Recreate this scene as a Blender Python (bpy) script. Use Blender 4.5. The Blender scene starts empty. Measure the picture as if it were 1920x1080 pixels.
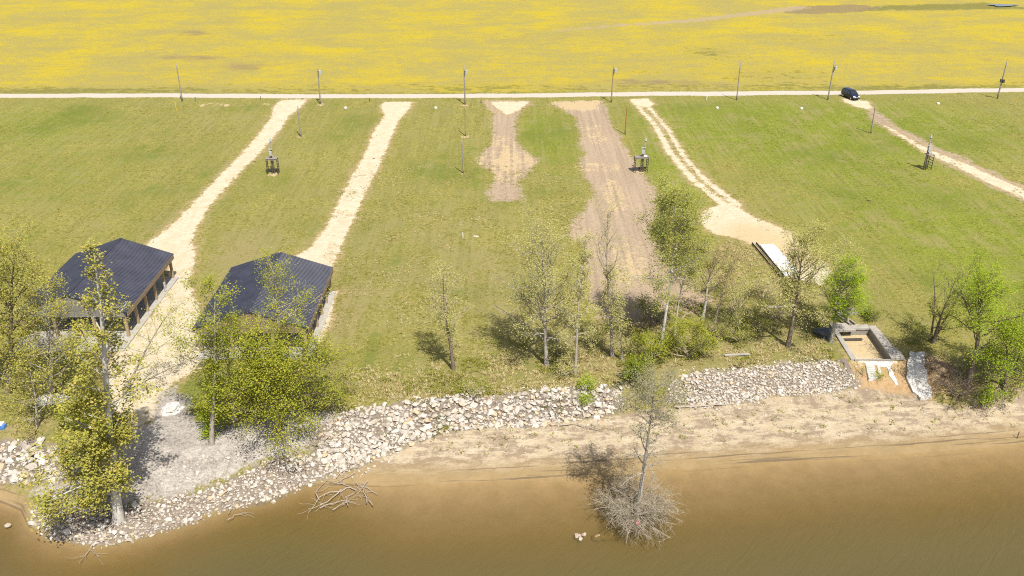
import bpy, bmesh, math, random
import numpy as np
from mathutils import Vector, Matrix

# ------------------------------------------------------------------ camera, sky, sun, exposure
scene = bpy.context.scene
COL = scene.collection
CAM_H, PITCH, FPX = 55.0, math.radians(27.5), 1650.0
cd = bpy.data.cameras.new('camera'); cam = bpy.data.objects.new('camera', cd); COL.objects.link(cam)
cam.location = (0, 0, CAM_H); cam.rotation_euler = (math.pi/2 - PITCH, 0, 0)
cd.sensor_width = 36; cd.lens = FPX/1920*36; cd.clip_start = .5; cd.clip_end = 12000
scene.camera = cam
SUN_EL = math.radians(59); SUN_AZ = math.atan2(.42, -.91)
sunvec = Vector((math.sin(SUN_AZ)*math.cos(SUN_EL), math.cos(SUN_AZ)*math.cos(SUN_EL), math.sin(SUN_EL)))
world = bpy.data.worlds.new('World'); scene.world = world; world.use_nodes = True
wn = world.node_tree.nodes; wl = world.node_tree.links
sky = wn.new('ShaderNodeTexSky'); sky.sky_type = 'NISHITA'; sky.sun_disc = False
sky.sun_elevation = SUN_EL; sky.sun_rotation = SUN_AZ; sky.dust_density = 1.5
hsv = wn.new('ShaderNodeHueSaturation'); hsv.inputs['Saturation'].default_value = .55
wl.new(sky.outputs[0], hsv.inputs['Color']); wl.new(hsv.outputs[0], wn['Background'].inputs[0]); wn['Background'].inputs[1].default_value = .09
sl = bpy.data.lights.new('sun', 'SUN'); sl.energy = 4.2; sl.angle = math.radians(.53); sl.color = (1, .95, .86)
so = bpy.data.objects.new('sun', sl); COL.objects.link(so)
so.rotation_euler = (-sunvec).to_track_quat('-Z', 'Y').to_euler(); so.location = (40, -40, 120)
scene.view_settings.view_transform = 'Standard'; scene.view_settings.look = 'None'
scene.view_settings.exposure = .9; scene.view_settings.gamma = 1; scene.view_settings.use_curve_mapping = False
scene.render.engine = 'CYCLES'
scene.cycles.use_denoising = False; scene.cycles.filter_width = 1.1
scene.cycles.max_bounces = 6; scene.cycles.transparent_max_bounces = 8

RNG = np.random.default_rng(11)
random.seed(5)

# ------------------------------------------------------------------ helpers
def ray(px, py):
    u = (px-960)/FPX; v = (540-py)/FPX
    return np.array([u, math.cos(PITCH)+v*math.sin(PITCH), -math.sin(PITCH)+v*math.cos(PITCH)])
def flat(px, py, z=0.):
    d = ray(px, py); t = (z-CAM_H)/d[2]
    return np.array([0, 0, CAM_H])+d*t
def tag(o, label=None, cat=None, group=None, kind=None):
    if label: o['label'] = label
    if cat: o['category'] = cat
    if group: o['group'] = group
    if kind: o['kind'] = kind
    return o
def thing(name, loc, label, cat, group=None, rz=0):
    o = bpy.data.objects.new(name, None); COL.objects.link(o); o.location = loc; o.rotation_euler = (0, 0, rz)
    o.empty_display_size = .3
    return tag(o, label, cat, group)
def link(name, me, mat=None, parent=None, loc=None):
    o = bpy.data.objects.new(name, me); COL.objects.link(o)
    if mat is not None and not me.materials: me.materials.append(mat)
    if parent is not None: o.parent = parent
    if loc is not None: o.location = loc
    return o
def mesh_np(name, V, Q, attrs=None, smooth=False):
    V = np.asarray(V, np.float32); Q = np.asarray(Q, np.int32); k = Q.shape[1]
    me = bpy.data.meshes.new(name)
    me.vertices.add(len(V)); me.vertices.foreach_set('co', V.ravel())
    me.loops.add(Q.size); me.loops.foreach_set('vertex_index', Q.ravel())
    me.polygons.add(len(Q)); me.polygons.foreach_set('loop_start', np.arange(0, Q.size, k, dtype=np.int32))
    me.polygons.foreach_set('use_smooth', np.full(len(Q), smooth))
    for an, av in (attrs or {}).items():
        a = me.attributes.new(an, 'FLOAT', 'POINT'); a.data.foreach_set('value', np.asarray(av, np.float32))
    me.update(calc_edges=True)
    return me
class MB:
    """collects boxes, tubes and sheets into one mesh"""
    def __init__(s): s.V = []; s.F = []
    def add(s, V, F):
        n = len(s.V); s.V += [tuple(map(float, v)) for v in V]; s.F += [tuple(int(i)+n for i in f) for f in F]; return s
    def box(s, x0, x1, y0, y1, z0, z1):
        V = [(x0,y0,z0),(x1,y0,z0),(x1,y1,z0),(x0,y1,z0),(x0,y0,z1),(x1,y0,z1),(x1,y1,z1),(x0,y1,z1)]
        return s.add(V, [(3,2,1,0),(4,5,6,7),(0,1,5,4),(1,2,6,5),(2,3,7,6),(3,0,4,7)])
    def bar(s, a, b, w, h=None, up=(0,0,1)):
        a = Vector(a); b = Vector(b); d = (b-a).normalized(); u = Vector(up)
        if abs(d.dot(u)) > .95: u = Vector((0,1,0))
        x = d.cross(u).normalized(); y = x.cross(d).normalized(); h = h or w
        V = [p+x*sx*w/2+y*sy*h/2 for p in (a, b) for sx, sy in ((-1,-1),(1,-1),(1,1),(-1,1))]
        return s.add(V, [(3,2,1,0),(4,5,6,7),(0,1,5,4),(1,2,6,5),(2,3,7,6),(3,0,4,7)])
    def tube(s, pts, radii, n=6):
        V, Q = tube(np.array(pts, float), np.array(radii, float), n); s.add(V, Q)
        m = len(s.V); k = len(pts)
        s.F.append(tuple(range(m-n, m))); s.F.append(tuple(range(m-n*k+n-1, m-n*k-1, -1))); return s
    def build(s, name, mat, parent=None, smooth=False, bevel=0):
        me = bpy.data.meshes.new(name); me.from_pydata(s.V, [], s.F); me.update()
        if smooth: me.polygons.foreach_set('use_smooth', [True]*len(me.polygons))
        o = link(name, me, mat, parent)
        if bevel:
            m = o.modifiers.new('bevel', 'BEVEL'); m.width = bevel; m.segments = 1; m.limit_method = 'ANGLE'
        return o
def tube(P, R, n=5):
    k = len(P); T = np.gradient(P, axis=0); T /= np.linalg.norm(T, axis=1)[:, None]+1e-9
    d = P[-1]-P[0]; ref = np.array([1., .13, 0]) if abs(d[2]) > .7*np.linalg.norm(d) else np.array([0, .1, 1.])
    U = np.cross(T, ref); U /= np.linalg.norm(U, axis=1)[:, None]+1e-9; W = np.cross(T, U)
    a = np.arange(n)*2*math.pi/n
    V = P[:, None]+R[:, None, None]*(np.cos(a)[None, :, None]*U[:, None]+np.sin(a)[None, :, None]*W[:, None])
    i = np.arange(k-1)[:, None]*n; j = np.arange(n)[None]; j2 = (j+1) % n
    Q = np.stack([i+j, i+j2, i+n+j2, i+n+j], -1).reshape(-1, 4)
    return V.reshape(-1, 3), Q
class TB:
    """many tubes, one mesh"""
    def __init__(s): s.V = []; s.Q = []; s.n = 0
    def tube(s, P, R, n=5):
        V, Q = tube(np.asarray(P, float), np.asarray(R, float), n); s.V.append(V); s.Q.append(Q+s.n); s.n += len(V)
    def build(s, name, mat, parent=None, origin=(0, 0, 0)):
        me = mesh_np(name, np.concatenate(s.V)-np.asarray(origin), np.concatenate(s.Q), smooth=True)
        return link(name, me, mat, parent)

# value noise in numpy, used for terrain relief
def vnoise(x, y, seed=0):
    x = np.asarray(x, float); y = np.asarray(y, float)
    xi = np.floor(x).astype(np.int64); yi = np.floor(y).astype(np.int64); fx = x-xi; fy = y-yi
    fx = fx*fx*(3-2*fx); fy = fy*fy*(3-2*fy)
    def h(a, b):
        n = (a*374761393+b*668265263+seed*974711) & 0x7fffffff
        n = ((n ^ (n >> 13))*1274126177) & 0x7fffffff
        return ((n ^ (n >> 16)) & 0xffff)/65535.
    return (h(xi, yi)*(1-fx)+h(xi+1, yi)*fx)*(1-fy)+(h(xi, yi+1)*(1-fx)+h(xi+1, yi+1)*fx)*fy
def fbm(x, y, seed=0, o=4):
    return sum(vnoise(x*2**i, y*2**i, seed+i)*.5**i for i in range(o))/sum(.5**i for i in range(o))

# ------------------------------------------------------------------ the lie of the land
def shore(pts, z):
    g = np.array([flat(a, b, z) for a, b in pts]); i = np.argsort(g[:, 0]); return g[i, 0], g[i, 1]
ZB, ZW = -2.2, -3.0
Tx, Ty = shore([(-500,795),(-100,805),(0,812),(110,828),(200,848),(300,838),(400,818),(500,792),(600,782),(650,766),(760,750),(900,739),(1050,728),(1160,725),(1260,694),(1400,684),(1500,672),(1560,672),(1620,676),(1690,668),(1740,672),(1770,712),(1830,725),(1920,715),(2300,700)], 0.)
Bx, By = shore([(-500,905),(-100,905),(0,905),(50,935),(100,975),(180,990),(250,980),(330,957),(420,925),(520,893),(600,868),(680,845),(760,815),(850,800),(1000,792),(1160,776),(1290,764),(1450,738),(1600,727),(1680,736),(1740,752),(1800,768),(1920,752),(2300,735)], ZB)
Wx, Wy = shore([(-500,945),(-200,938),(0,938),(40,955),(55,985),(100,1010),(180,1022),(250,1010),(330,985),(420,955),(520,925),(575,905),(640,905),(720,910),(900,903),(1060,895),(1270,880),(1500,862),(1700,850),(1920,832),(2300,805)], ZW)
def lines(x): return np.interp(x, Tx, Ty), np.interp(x, Bx, By), np.interp(x, Wx, Wy)
PIT = (40.2, 44.6, 87.5, 95.2)
def height(x, y):
    x = np.asarray(x, float); y = np.asarray(y, float)
    T, B, W = lines(x)
    wob = (fbm(x*.5, y*.5, 3)-.5)*1.2
    T = T+wob; B = B+wob*.6
    B = np.minimum(B, T-1.2); W = np.minimum(W, B-.6)
    t = np.clip((T-y)/(T-B), 0, 1); t = t*t*(3-2*t)*.55+t*.45
    z = ZB*t
    b = np.clip((B-y)/(B-W), 0, 1); z = z+(ZW-ZB)*b
    d = np.maximum(W-y, 0); left = np.clip((-10-x)/14, 0, 1)
    z = z-np.minimum(d*(.055+.09*left)+np.maximum(d-7, 0)*.06, 6)
    z = z+(fbm(x*.06, y*.06, 9)-.5)*.5*np.clip((y-T)/8, 0, 1)
    z = z+(fbm(x*.9, y*.9, 21)-.5)*.16*np.clip((B+12-y)/6, 0, 1)*np.clip((y-W+1)/3, .15, 1)
    x0, x1, y0, y1 = PIT
    pit = (x > x0) & (x < x1) & (y > y0) & (y < y1)
    return np.where(pit, -.75, z)
def hz(x, y): return float(height(np.array([x]), np.array([y]))[0])
def P(px, py):
    """the point of the ground seen at a place of the photograph"""
    d = ray(px, py); z = 0.
    for _ in range(30):
        t = (z-CAM_H)/d[2]; q = np.array([0, 0, CAM_H])+d*t; z = .5*z+.5*hz(q[0], q[1])
    return np.array([q[0], q[1], hz(q[0], q[1])])
def above(px, py, y):
    """the point over the world line y seen at a place of the photograph"""
    d = ray(px, py); return np.array([0, 0, CAM_H])+d*(y/d[1])
def poly(pts): return np.array([P(a, b)[:2] for a, b in pts])

def sd_poly(X, Y, pg, far=4.):
    """signed distance, positive inside, clipped"""
    out = np.full(X.shape, -far)
    m = (X > pg[:, 0].min()-far) & (X < pg[:, 0].max()+far) & (Y > pg[:, 1].min()-far) & (Y < pg[:, 1].max()+far)
    if not m.any(): return out
    x = X[m]; y = Y[m]; d = np.full(x.shape, 1e9); ins = np.zeros(x.shape, bool)
    for a, b in zip(pg, np.roll(pg, -1, 0)):
        e = b-a; t = np.clip(((x-a[0])*e[0]+(y-a[1])*e[1])/(e@e+1e-9), 0, 1)
        d = np.minimum(d, np.hypot(x-a[0]-t*e[0], y-a[1]-t*e[1]))
        c = (a[1] > y) != (b[1] > y)
        ins ^= c & (x < e[0]*(y-a[1])/(e[1] if abs(e[1]) > 1e-9 else 1e-9)+a[0])
    out[m] = np.clip(np.where(ins, d, -d), -far, far); return out
def sd_line(X, Y, pts, ws, far=4.):
    out = np.full(X.shape, -far); wm = max(ws)+far
    m = (X > pts[:, 0].min()-wm) & (X < pts[:, 0].max()+wm) & (Y > pts[:, 1].min()-wm) & (Y < pts[:, 1].max()+wm)
    x = X[m]; y = Y[m]; o = np.full(x.shape, -far)
    for a, b, wa, wb in zip(pts[:-1], pts[1:], ws[:-1], ws[1:]):
        e = b-a; t = np.clip(((x-a[0])*e[0]+(y-a[1])*e[1])/(e@e+1e-9), 0, 1)
        o = np.maximum(o, wa+(wb-wa)*t-np.hypot(x-a[0]-t*e[0], y-a[1]-t*e[1]))
    out[m] = np.clip(o, -far, far); return out

# outlines of the bare ground
D_LEFT = poly([(530,187),(577,186),(562,202),(540,218),(522,246),(482,292),(432,342),(392,387),(368,428),(361,455),(364,492),(352,532),(385,600),(392,640),(372,690),(300,735),(288,785),(235,812),(205,760),(200,690),(228,650),(292,585),(318,530),(316,500),(270,462),(312,430),(350,395),(402,340),(442,300),(482,255),(508,222),(515,197)])
D_RIGHT = poly([(718,191),(773,191),(766,206),(746,226),(731,262),(706,320),(681,370),(661,415),(642,455),(626,490),(606,540),(570,520),(553,482),(580,465),(610,430),(640,370),(660,330),(690,280),(700,250),(722,215),(714,200)])
D_STRIP = poly([(612,560),(632,545),(618,600),(596,650),(580,655),(590,615)])
HOUR = poly([(903,188),(997,188),(986,201),(969,221),(965,250),(976,276),(1004,298),(1003,308),(985,326),(972,346),(978,376),(920,376),(918,361),(926,332),(915,316),(894,305),(900,293),(921,270),(926,245),(925,215),(914,200)])
HOUR_S1 = poly([(920,191),(993,190),(980,201),(962,212),(950,215),(932,203)])
HOUR_S2 = poly([(938,255),(952,262),(965,285),(1000,303),(978,313),(962,330),(948,342),(938,325),(922,312),(902,304),(920,290),(932,280)])
LANE = poly([(1024,193),(1130,190),(1137,208),(1145,225),(1164,262),(1192,312),(1214,335),(1234,366),(1228,392),(1214,440),(1235,470),(1290,520),(1340,560),(1300,590),(1200,610),(1120,600),(1105,560),(1100,510),(1095,455),(1064,442),(1068,418),(1094,395),(1112,366),(1104,340),(1085,312),(1095,290),(1089,260),(1079,220),(1056,206)])
LANE_S = [poly(p) for p in ([(1032,192),(1124,189),(1118,204),(1090,208),(1055,203)], [(1102,240),(1118,238),(1128,262),(1118,268)], [(1095,310),(1150,312),(1150,318),(1095,318)], [(1160,470),(1185,460),(1205,500),(1190,530),(1165,520)], [(1135,340),(1150,340),(1165,390),(1150,395)])]
TT = poly([(1200,193),(1216,212),(1240,238),(1268,288),(1308,335),(1342,362),(1372,385)])
TT_PATCH = poly([(1176,187),(1214,184),(1226,194),(1216,203),(1198,198)])
PAD_R = poly([(1318,396),(1350,383),(1370,380),(1400,400),(1440,417),(1482,436),(1512,468),(1560,505),(1540,535),(1510,528),(1480,520),(1418,462),(1382,447),(1332,436),(1314,416)])
CAR_PATCH = poly([(1578,184),(1600,186),(1628,190),(1637,203),(1622,204),(1600,198),(1585,191)])
RT = poly([(1632,205),(1660,232),(1690,250),(1740,278),(1800,306),(1860,336),(1925,364),(2010,402),(2140,460)])
RT_S = poly([(1660,236),(1690,254),(1740,284),(1800,308),(1860,337),(1925,366),(2010,405),(2140,462)])
ROAD = poly([(-400,180),(-150,180),(0,179.5),(300,178.5),(680,180),(870,179.6),(1070,177.8),(1260,175.6),(1460,173.9),(1700,172),(1920,168.3),(2200,163)])
FTRACK = poly([(1050,57),(1130,50),(1300,38),(1440,22),(1500,14)])
FBROWN = [poly(p) for p in ([(1475,24),(1500,13),(1600,9),(1650,14),(1600,22),(1530,25)],)]
FGREEN = [poly(p) for p in ([(1610,20),(1650,12),(1760,8),(1850,6),(1920,14),(2100,12),(2100,18),(1850,17),(1700,19)],)]
GPAD = poly([(240,808),(285,790),(296,745),(330,722),(352,755),(365,785),(420,800),(520,775),(600,775),(650,790),(610,830),(520,855),(440,885),(340,935),(230,945),(120,950),(60,930),(90,870),(180,860),(225,840)])
RIP_C = poly([(600,802),(650,772),(760,753),(850,743),(950,738),(1060,729),(1168,729),(1170,775),(1100,786),(1000,800),(860,808),(800,822),(740,846),(700,862),(650,890),(612,880),(590,850)])
GSPR = poly([(60,935),(130,880),(230,860),(300,880),(420,840),(560,800),(640,800),(600,845),(540,852),(480,876),(420,908),(330,934),(250,952),(180,955),(110,930)])
RIP_L = poly([(590,850),(640,888),(575,912),(520,938),(420,962),(330,992),(250,1016),(180,1026),(100,1014),(52,980),(62,950),(110,925),(180,950),(250,950),(330,930),(420,905),(480,872),(540,848)])
RIP_W = poly([(-120,822),(0,824),(100,832),(160,862),(135,902),(60,908),(0,906),(-120,906)])
RIP_R = poly([(1258,716),(1300,696),(1400,690),(1470,680),(1560,675),(1600,700),(1616,724),(1560,736),(1450,746),(1390,756),(1290,766),(1250,752)])
SCRUB = poly([(1225,450),(1330,440),(1410,465),(1470,530),(1545,560),(1540,640),(1400,650),(1250,690),(1120,690),(1000,700),(1010,670),(1120,610),(1240,590),(1280,520)])
DIRTBANK = poly([(1590,680),(1700,672),(1720,655),(1775,680),(1790,720),(1730,760),(1640,745),(1600,725)])

# ------------------------------------------------------------------ materials
def newmat(name):
    m = bpy.data.materials.new(name); m.use_nodes = True; nt = m.node_tree; nt.nodes.clear()
    return m, G(nt)
class G:
    """short node writing"""
    def __init__(s, nt): s.nt = nt; s._pos = None
    def node(s, t, **kw):
        n = s.nt.nodes.new(t)
        for k, v in kw.items(): setattr(n, k, v)
        return n
    def put(s, sock, v):
        if isinstance(v, bpy.types.NodeSocket): s.nt.links.new(v, sock)
        elif isinstance(v, (tuple, list)) and len(v) == 3 and sock.type == 'RGBA': sock.default_value = (*v, 1)
        else: sock.default_value = v
    def math(s, op, a, b=0., c=None, clamp=False):
        n = s.node('ShaderNodeMath', operation=op, use_clamp=clamp); s.put(n.inputs[0], a); s.put(n.inputs[1], b)
        if c is not None: s.put(n.inputs[2], c)
        return n.outputs[0]
    def add(s, a, b): return s.math('ADD', a, b)
    def sub(s, a, b): return s.math('SUBTRACT', a, b)
    def mul(s, a, b, clamp=False): return s.math('MULTIPLY', a, b, clamp=clamp)
    def mad(s, a, b, c): return s.math('MULTIPLY_ADD', a, b, c)
    def attr(s, name): return s.node('ShaderNodeAttribute', attribute_name=name).outputs['Fac']
    def pos(s):
        if s._pos is None: s._pos = s.node('ShaderNodeNewGeometry').outputs['Position']
        return s._pos
    def obj(s): return s.node('ShaderNodeTexCoord').outputs['Object']
    def scale(s, v, sc):
        n = s.node('ShaderNodeVectorMath', operation='MULTIPLY'); s.put(n.inputs[0], v); n.inputs[1].default_value = sc; return n.outputs[0]
    def noise(s, scale, detail=4, rough=.55, vec=None, dist=0):
        n = s.node('ShaderNodeTexNoise'); s.put(n.inputs['Vector'], vec or s.pos()); n.inputs['Scale'].default_value = scale
        n.inputs['Detail'].default_value = detail; n.inputs['Roughness'].default_value = rough; n.inputs['Distortion'].default_value = dist
        return n.outputs['Fac']
    def step(s, v, a, b):
        n = s.node('ShaderNodeMapRange', interpolation_type='SMOOTHSTEP'); s.put(n.inputs[0], v); n.inputs[1].default_value = a; n.inputs[2].default_value = b
        return n.outputs[0]
    def mix(s, f, a, b):
        n = s.node('ShaderNodeMix', data_type='RGBA'); s.put(n.inputs[0], f); s.put(n.inputs[6], a); s.put(n.inputs[7], b); return n.outputs[2]
    def bump(s, h, strength=.5, dist=.1):
        n = s.node('ShaderNodeBump'); n.inputs['Strength'].default_value = strength; n.inputs['Distance'].default_value = dist; s.put(n.inputs['Height'], h); return n.outputs[0]
    def principled(s, col, rough=.9, spec=.3, metal=0, normal=None):
        n = s.node('ShaderNodeBsdfPrincipled'); s.put(n.inputs['Base Color'], col); s.put(n.inputs['Roughness'], rough)
        n.inputs['Specular IOR Level'].default_value = spec; n.inputs['Metallic'].default_value = metal
        if normal is not None: s.put(n.inputs['Normal'], normal)
        return n.outputs[0]
    def out(s, sh): s.nt.links.new(sh, s.node('ShaderNodeOutputMaterial').inputs[0])

def ground_material():
    m, g = newmat('ground')
    n0 = g.noise(.045, 3); n1 = g.noise(.16, 4, .6); n2 = g.noise(.55, 5, .65); n3 = g.noise(2.1, 5, .7); n4 = g.noise(5, 4, .8)
    mow = g.noise(1, 3, .6, g.scale(g.pos(), (1.5, .035, 1))); mow2 = g.noise(1, 3, .6, g.scale(g.pos(), (.5, .05, 1)))
    hs = g.noise(1, 4, .65, g.scale(g.pos(), (.06, .15, 1)))
    hs2 = g.noise(1, 4, .7, g.scale(g.pos(), (.28, .55, 1)))
    c = lambda n, k: g.mul(g.sub(n, .5), k)
    edge = g.add(g.add(c(n2, 4.2), c(n3, 4.2)), c(n4, 2.2))
    A = {k: g.attr(k) for k in ('sand', 'dirt', 'road', 'pad', 'field', 'beach', 'shore', 'dry', 'lush', 'track', 'brown', 'fgreen', 'rubble', 'ochre', 'bankd', 'patch', 'soil')}
    m_ = lambda k, w, amp=1.: g.step(g.mad(edge, amp, A[k]), -w, w)
    # lawn
    fine = g.add(g.add(c(n3, 2.2), c(n4, 3.4)), g.add(c(n2, 1.2), .5))
    lawn = g.mix(g.math('ADD', fine, 0, clamp=True), (.108, .103, .019), (.275, .238, .072))
    rich = g.mix(g.math('ADD', fine, 0, clamp=True), (.082, .110, .009), (.210, .218, .034))
    lawn = g.mix(g.step(g.add(A['lush'], g.add(c(n1, 1.6), c(n2, .9))), .25, .9), lawn, rich)
    straw = g.mix(n4, (.160, .130, .055), (.270, .220, .110))
    dryf = g.add(A['dry'], g.add(g.add(c(n1, 1.0), c(n2, 1.5)), g.add(c(n3, 1.3), g.add(c(mow, .9), c(mow2, .5)))))
    lawn = g.mix(g.mul(g.step(g.add(dryf, c(n4, 1.2)), .30, 1.1), .9), lawn, straw)
    brownlitter = g.mix(n4, (.200, .150, .068), (.360, .280, .150))
    lawn = g.mix(g.step(g.add(A['bankd'], g.add(g.add(c(n1, 1.4), c(n2, 1.6)), c(n3, 1.6))), .42, 1.0), lawn, brownlitter)
    lawn = g.mix(g.mul(g.step(g.add(g.add(c(n1, 4.0), c(mow, 2.4)), g.add(c(hs2, 2.4), c(n3, 1.6))), -.35, .85), .8), lawn, g.mix(n4, (.150, .135, .040), (.245, .215, .085)))
    lawn = g.mix(g.mul(g.step(g.add(g.add(c(n0, 4.0), c(mow2, 2.0)), g.add(c(n2, 2.6), c(n4, 1.6))), .0, 1.1), .7), lawn, g.mix(n4, (.060, .088, .010), (.125, .150, .022)))
    lawn = g.mix(g.mul(g.step(g.add(mow2, g.mul(mow, .6)), .84, .70), .18), lawn, (.080, .092, .016))
    # flower field
    yel = g.mix(n4, (.300, .232, .011), (.375, .285, .020))
    fol = g.mix(n4, (.180, .156, .034), (.300, .248, .085))
    ff = g.add(g.add(c(hs, 1.9), c(hs2, 1.9)), g.add(c(n0, 2.2), g.add(c(n3, 3.0), c(n2, 1.4))))
    fld = g.mix(g.step(g.add(g.mul(ff, 1.5), g.add(c(n4, 2.6), -.15)), -.8, .9), fol, yel)
    fld = g.mix(g.mul(g.step(g.add(c(n1, 2.0), g.add(c(n4, 2.4), c(hs2, 1.2))), .1, .9), .5), fld, g.mix(n3, (.20, .150, .050), (.27, .21, .10)))
    fgr = g.mix(n3, (.10, .10, .025), (.20, .175, .045))
    fld = g.mix(g.step(g.add(A['fgreen'], g.add(c(hs, 1.2), g.add(c(hs2, 2.6), c(n2, 1.8)))), .42, 1.1), fld, fgr)
    fld = g.mix(g.mul(g.step(g.add(A['brown'], g.add(g.add(c(n1, 1.2), c(hs2, 1.0)), c(n3, 1.2))), .28, .95), .8), fld, g.mix(n3, (.115, .085, .048), (.21, .16, .095)))
    col = g.mix(g.step(g.mad(edge, .8, A['field']), -.8, .8), lawn, fld)
    # sown verge just past the road
    # bare dirt, ochre fringe, sand
    dirt = g.mix(g.add(g.add(c(n3, 1.1), c(mow, 1.1)), .5), (.190, .140, .096), (.370, .285, .200))
    col = g.mix(g.step(g.add(g.mad(edge, .8, A['dirt']), c(n1, 3.2)), -.7, .7), col, dirt)
    soil = g.mix(g.add(g.add(c(n3, 1.5), c(n2, 1.0)), .5), (.24, .150, .070), (.40, .285, .165))
    col = g.mix(m_('soil', .4, .5), col, soil)
    ochre = g.mix(n3, (.22, .15, .065), (.36, .26, .13))
    wide = g.step(g.add(g.mad(edge, 1.0, g.add(A['sand'], 1.5)), c(n1, 3.)), -.2, 1.6)
    col = g.mix(g.mul(wide, .45), col, g.mix(n4, (.20, .155, .075), (.32, .25, .135)))
    col = g.mix(g.mul(g.step(g.mad(edge, .9, g.add(A['sand'], .6)), -.3, .8), .75), col, ochre)
    sand = g.mix(g.step(g.add(c(n2, 1.6), c(n3, 1.6)), -.5, .4), (.395, .320, .205), (.455, .400, .300))
    sand = g.mix(g.step(g.add(A['ochre'], g.add(c(n1, .6), c(n2, .5))), .4, .9), sand, g.mix(n3, (.36, .275, .15), (.44, .35, .215)))
    sand = g.mix(g.mul(g.step(g.add(c(n2, 1.4), c(n4, 1.4)), .52, .8), .6), sand, (.20, .145, .085))
    col = g.mix(m_('sand', .25, .42), col, sand)
    pf = g.add(A['patch'], g.add(g.add(c(n2, 2.6), c(n3, 2.6)), c(mow, 2.0)))
    col = g.mix(g.mul(g.step(pf, .35, .95), g.step(A['patch'], .03, .45)), col, g.mix(n3, (.32, .235, .125), (.42, .33, .205)))
    col = g.mix(g.mul(m_('track', .6, .5), .8), col, g.mix(n3, (.22, .165, .095), (.33, .26, .16)))
    road = g.mix(n3, (.335, .295, .245), (.40, .36, .31))
    col = g.mix(g.step(g.mad(edge, .22, A['road']), -.16, .16), col, road)
    # grey gravel pad and the rubble under the stones
    grav = g.mix(g.add(g.add(c(n3, 1.8), c(n4, 2.8)), g.add(c(n2, 1.4), .5)), (.165, .145, .128), (.375, .340, .300))
    col = g.mix(m_('pad', .5, .8), col, grav)
    rub = g.mix(g.add(g.add(c(n3, 1.3), c(n4, 2.0)), .5), (.075, .057, .042), (.25, .21, .17))  # rubble colour, darkened to stand in for shade in the gaps between stones
    col = g.mix(m_('rubble', .4, .5), col, rub)
    # beach, banded along the shore, wet near the water
    xyz = g.node('ShaderNodeSeparateXYZ'); g.put(xyz.inputs[0], g.pos())
    sv = g.node('ShaderNodeCombineXYZ'); g.put(sv.inputs[0], g.mul(xyz.outputs[0], .30)); g.put(sv.inputs[1], g.mul(A['shore'], .95))
    band = g.noise(1, 5, .7, sv.outputs[0])
    bs = g.mix(g.step(g.add(c(n2, 1.4), c(n3, 1.4)), -.4, .4), (.33, .262, .172), (.44, .37, .268))
    deb = g.mix(n4, (.150, .112, .080), (.27, .205, .145))
    bs = g.mix(g.mul(g.step(g.add(g.add(c(band, 3.8), c(n2, 2.2)), g.add(c(n3, 2.4), c(n4, 1.3))), -.3, .45), .92), bs, deb)
    wetc = g.mix(g.add(g.add(c(n2, 1.6), c(n3, .8)), .5), (.190, .136, .066), (.265, .190, .098))
    bs = g.mix(g.step(g.add(A['shore'], g.add(c(n2, 2.0), c(band, 3.0))), -4.2, -.6), bs, wetc)
    sv2 = g.node('ShaderNodeCombineXYZ'); g.put(sv2.inputs[0], g.mul(xyz.outputs[0], .05)); g.put(sv2.inputs[1], g.mul(A['shore'], 1.9))
    strand = g.mul(g.step(g.noise(1, 4, .6, sv2.outputs[0]), .555, .62), g.mul(g.step(A['shore'], -3.2, -1.8), g.step(A['shore'], 1.2, -.1)))
    bs = g.mix(g.mul(strand, .75), bs, (.10, .075, .05))
    speck = g.step(g.add(c(n3, 1.0), c(n4, 1.6)), .48, .7)
    bs = g.mix(g.mul(speck, g.mul(g.step(A['shore'], -.5, 1), .7)), bs, (.05, .035, .018))
    bm = g.mul(g.step(g.mad(edge, .55, A['beach']), -.5, .4), g.sub(1, g.mul(m_('rubble', .4, .5), 1)))
    col = g.mix(bm, col, bs)
    hgt = g.add(g.mul(n4, .5), g.add(n3, g.mul(n2, .6)))
    flatter = g.math('MAXIMUM', g.step(A['shore'], -2.5, 0), m_('road', .3, .2))
    bp = g.node('ShaderNodeBump'); g.put(bp.inputs['Strength'], g.mad(flatter, -.5, .62)); bp.inputs['Distance'].default_value = .28; g.put(bp.inputs['Height'], hgt)
    g.out(g.principled(col, .95, .12, normal=bp.outputs[0]))
    return m
GROUND = ground_material()

def simple(name, ca, cb, scale=6., rough=.85, spec=.3, metal=0, bump=.3, dist=.02, world=True, detail=4, stretch=None):
    m, g = newmat(name)
    v = g.pos() if world else g.obj()
    if stretch: v = g.scale(v, stretch)
    n = g.noise(scale, detail, .65, v)
    f = g.math('ADD', g.mul(g.sub(n, .5), 2.2), .5, clamp=True)
    g.out(g.principled(g.mix(f, ca, cb), rough, spec, metal, g.bump(n, bump, dist) if bump else None)); return m
def leafmat(name, dark, light, warm):
    m, g = newmat(name); t = g.attr('tint'); w = g.attr('warm')
    col = g.mix(w, g.mix(t, dark, light), warm)
    d = g.node('ShaderNodeBsdfDiffuse'); g.put(d.inputs[0], col)
    tr = g.node('ShaderNodeBsdfTranslucent'); g.put(tr.inputs[0], col)
    mx = g.node('ShaderNodeMixShader'); mx.inputs[0].default_value = .32
    g.nt.links.new(d.outputs[0], mx.inputs[1]); g.nt.links.new(tr.outputs[0], mx.inputs[2]); g.out(mx.outputs[0]); return m
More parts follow.
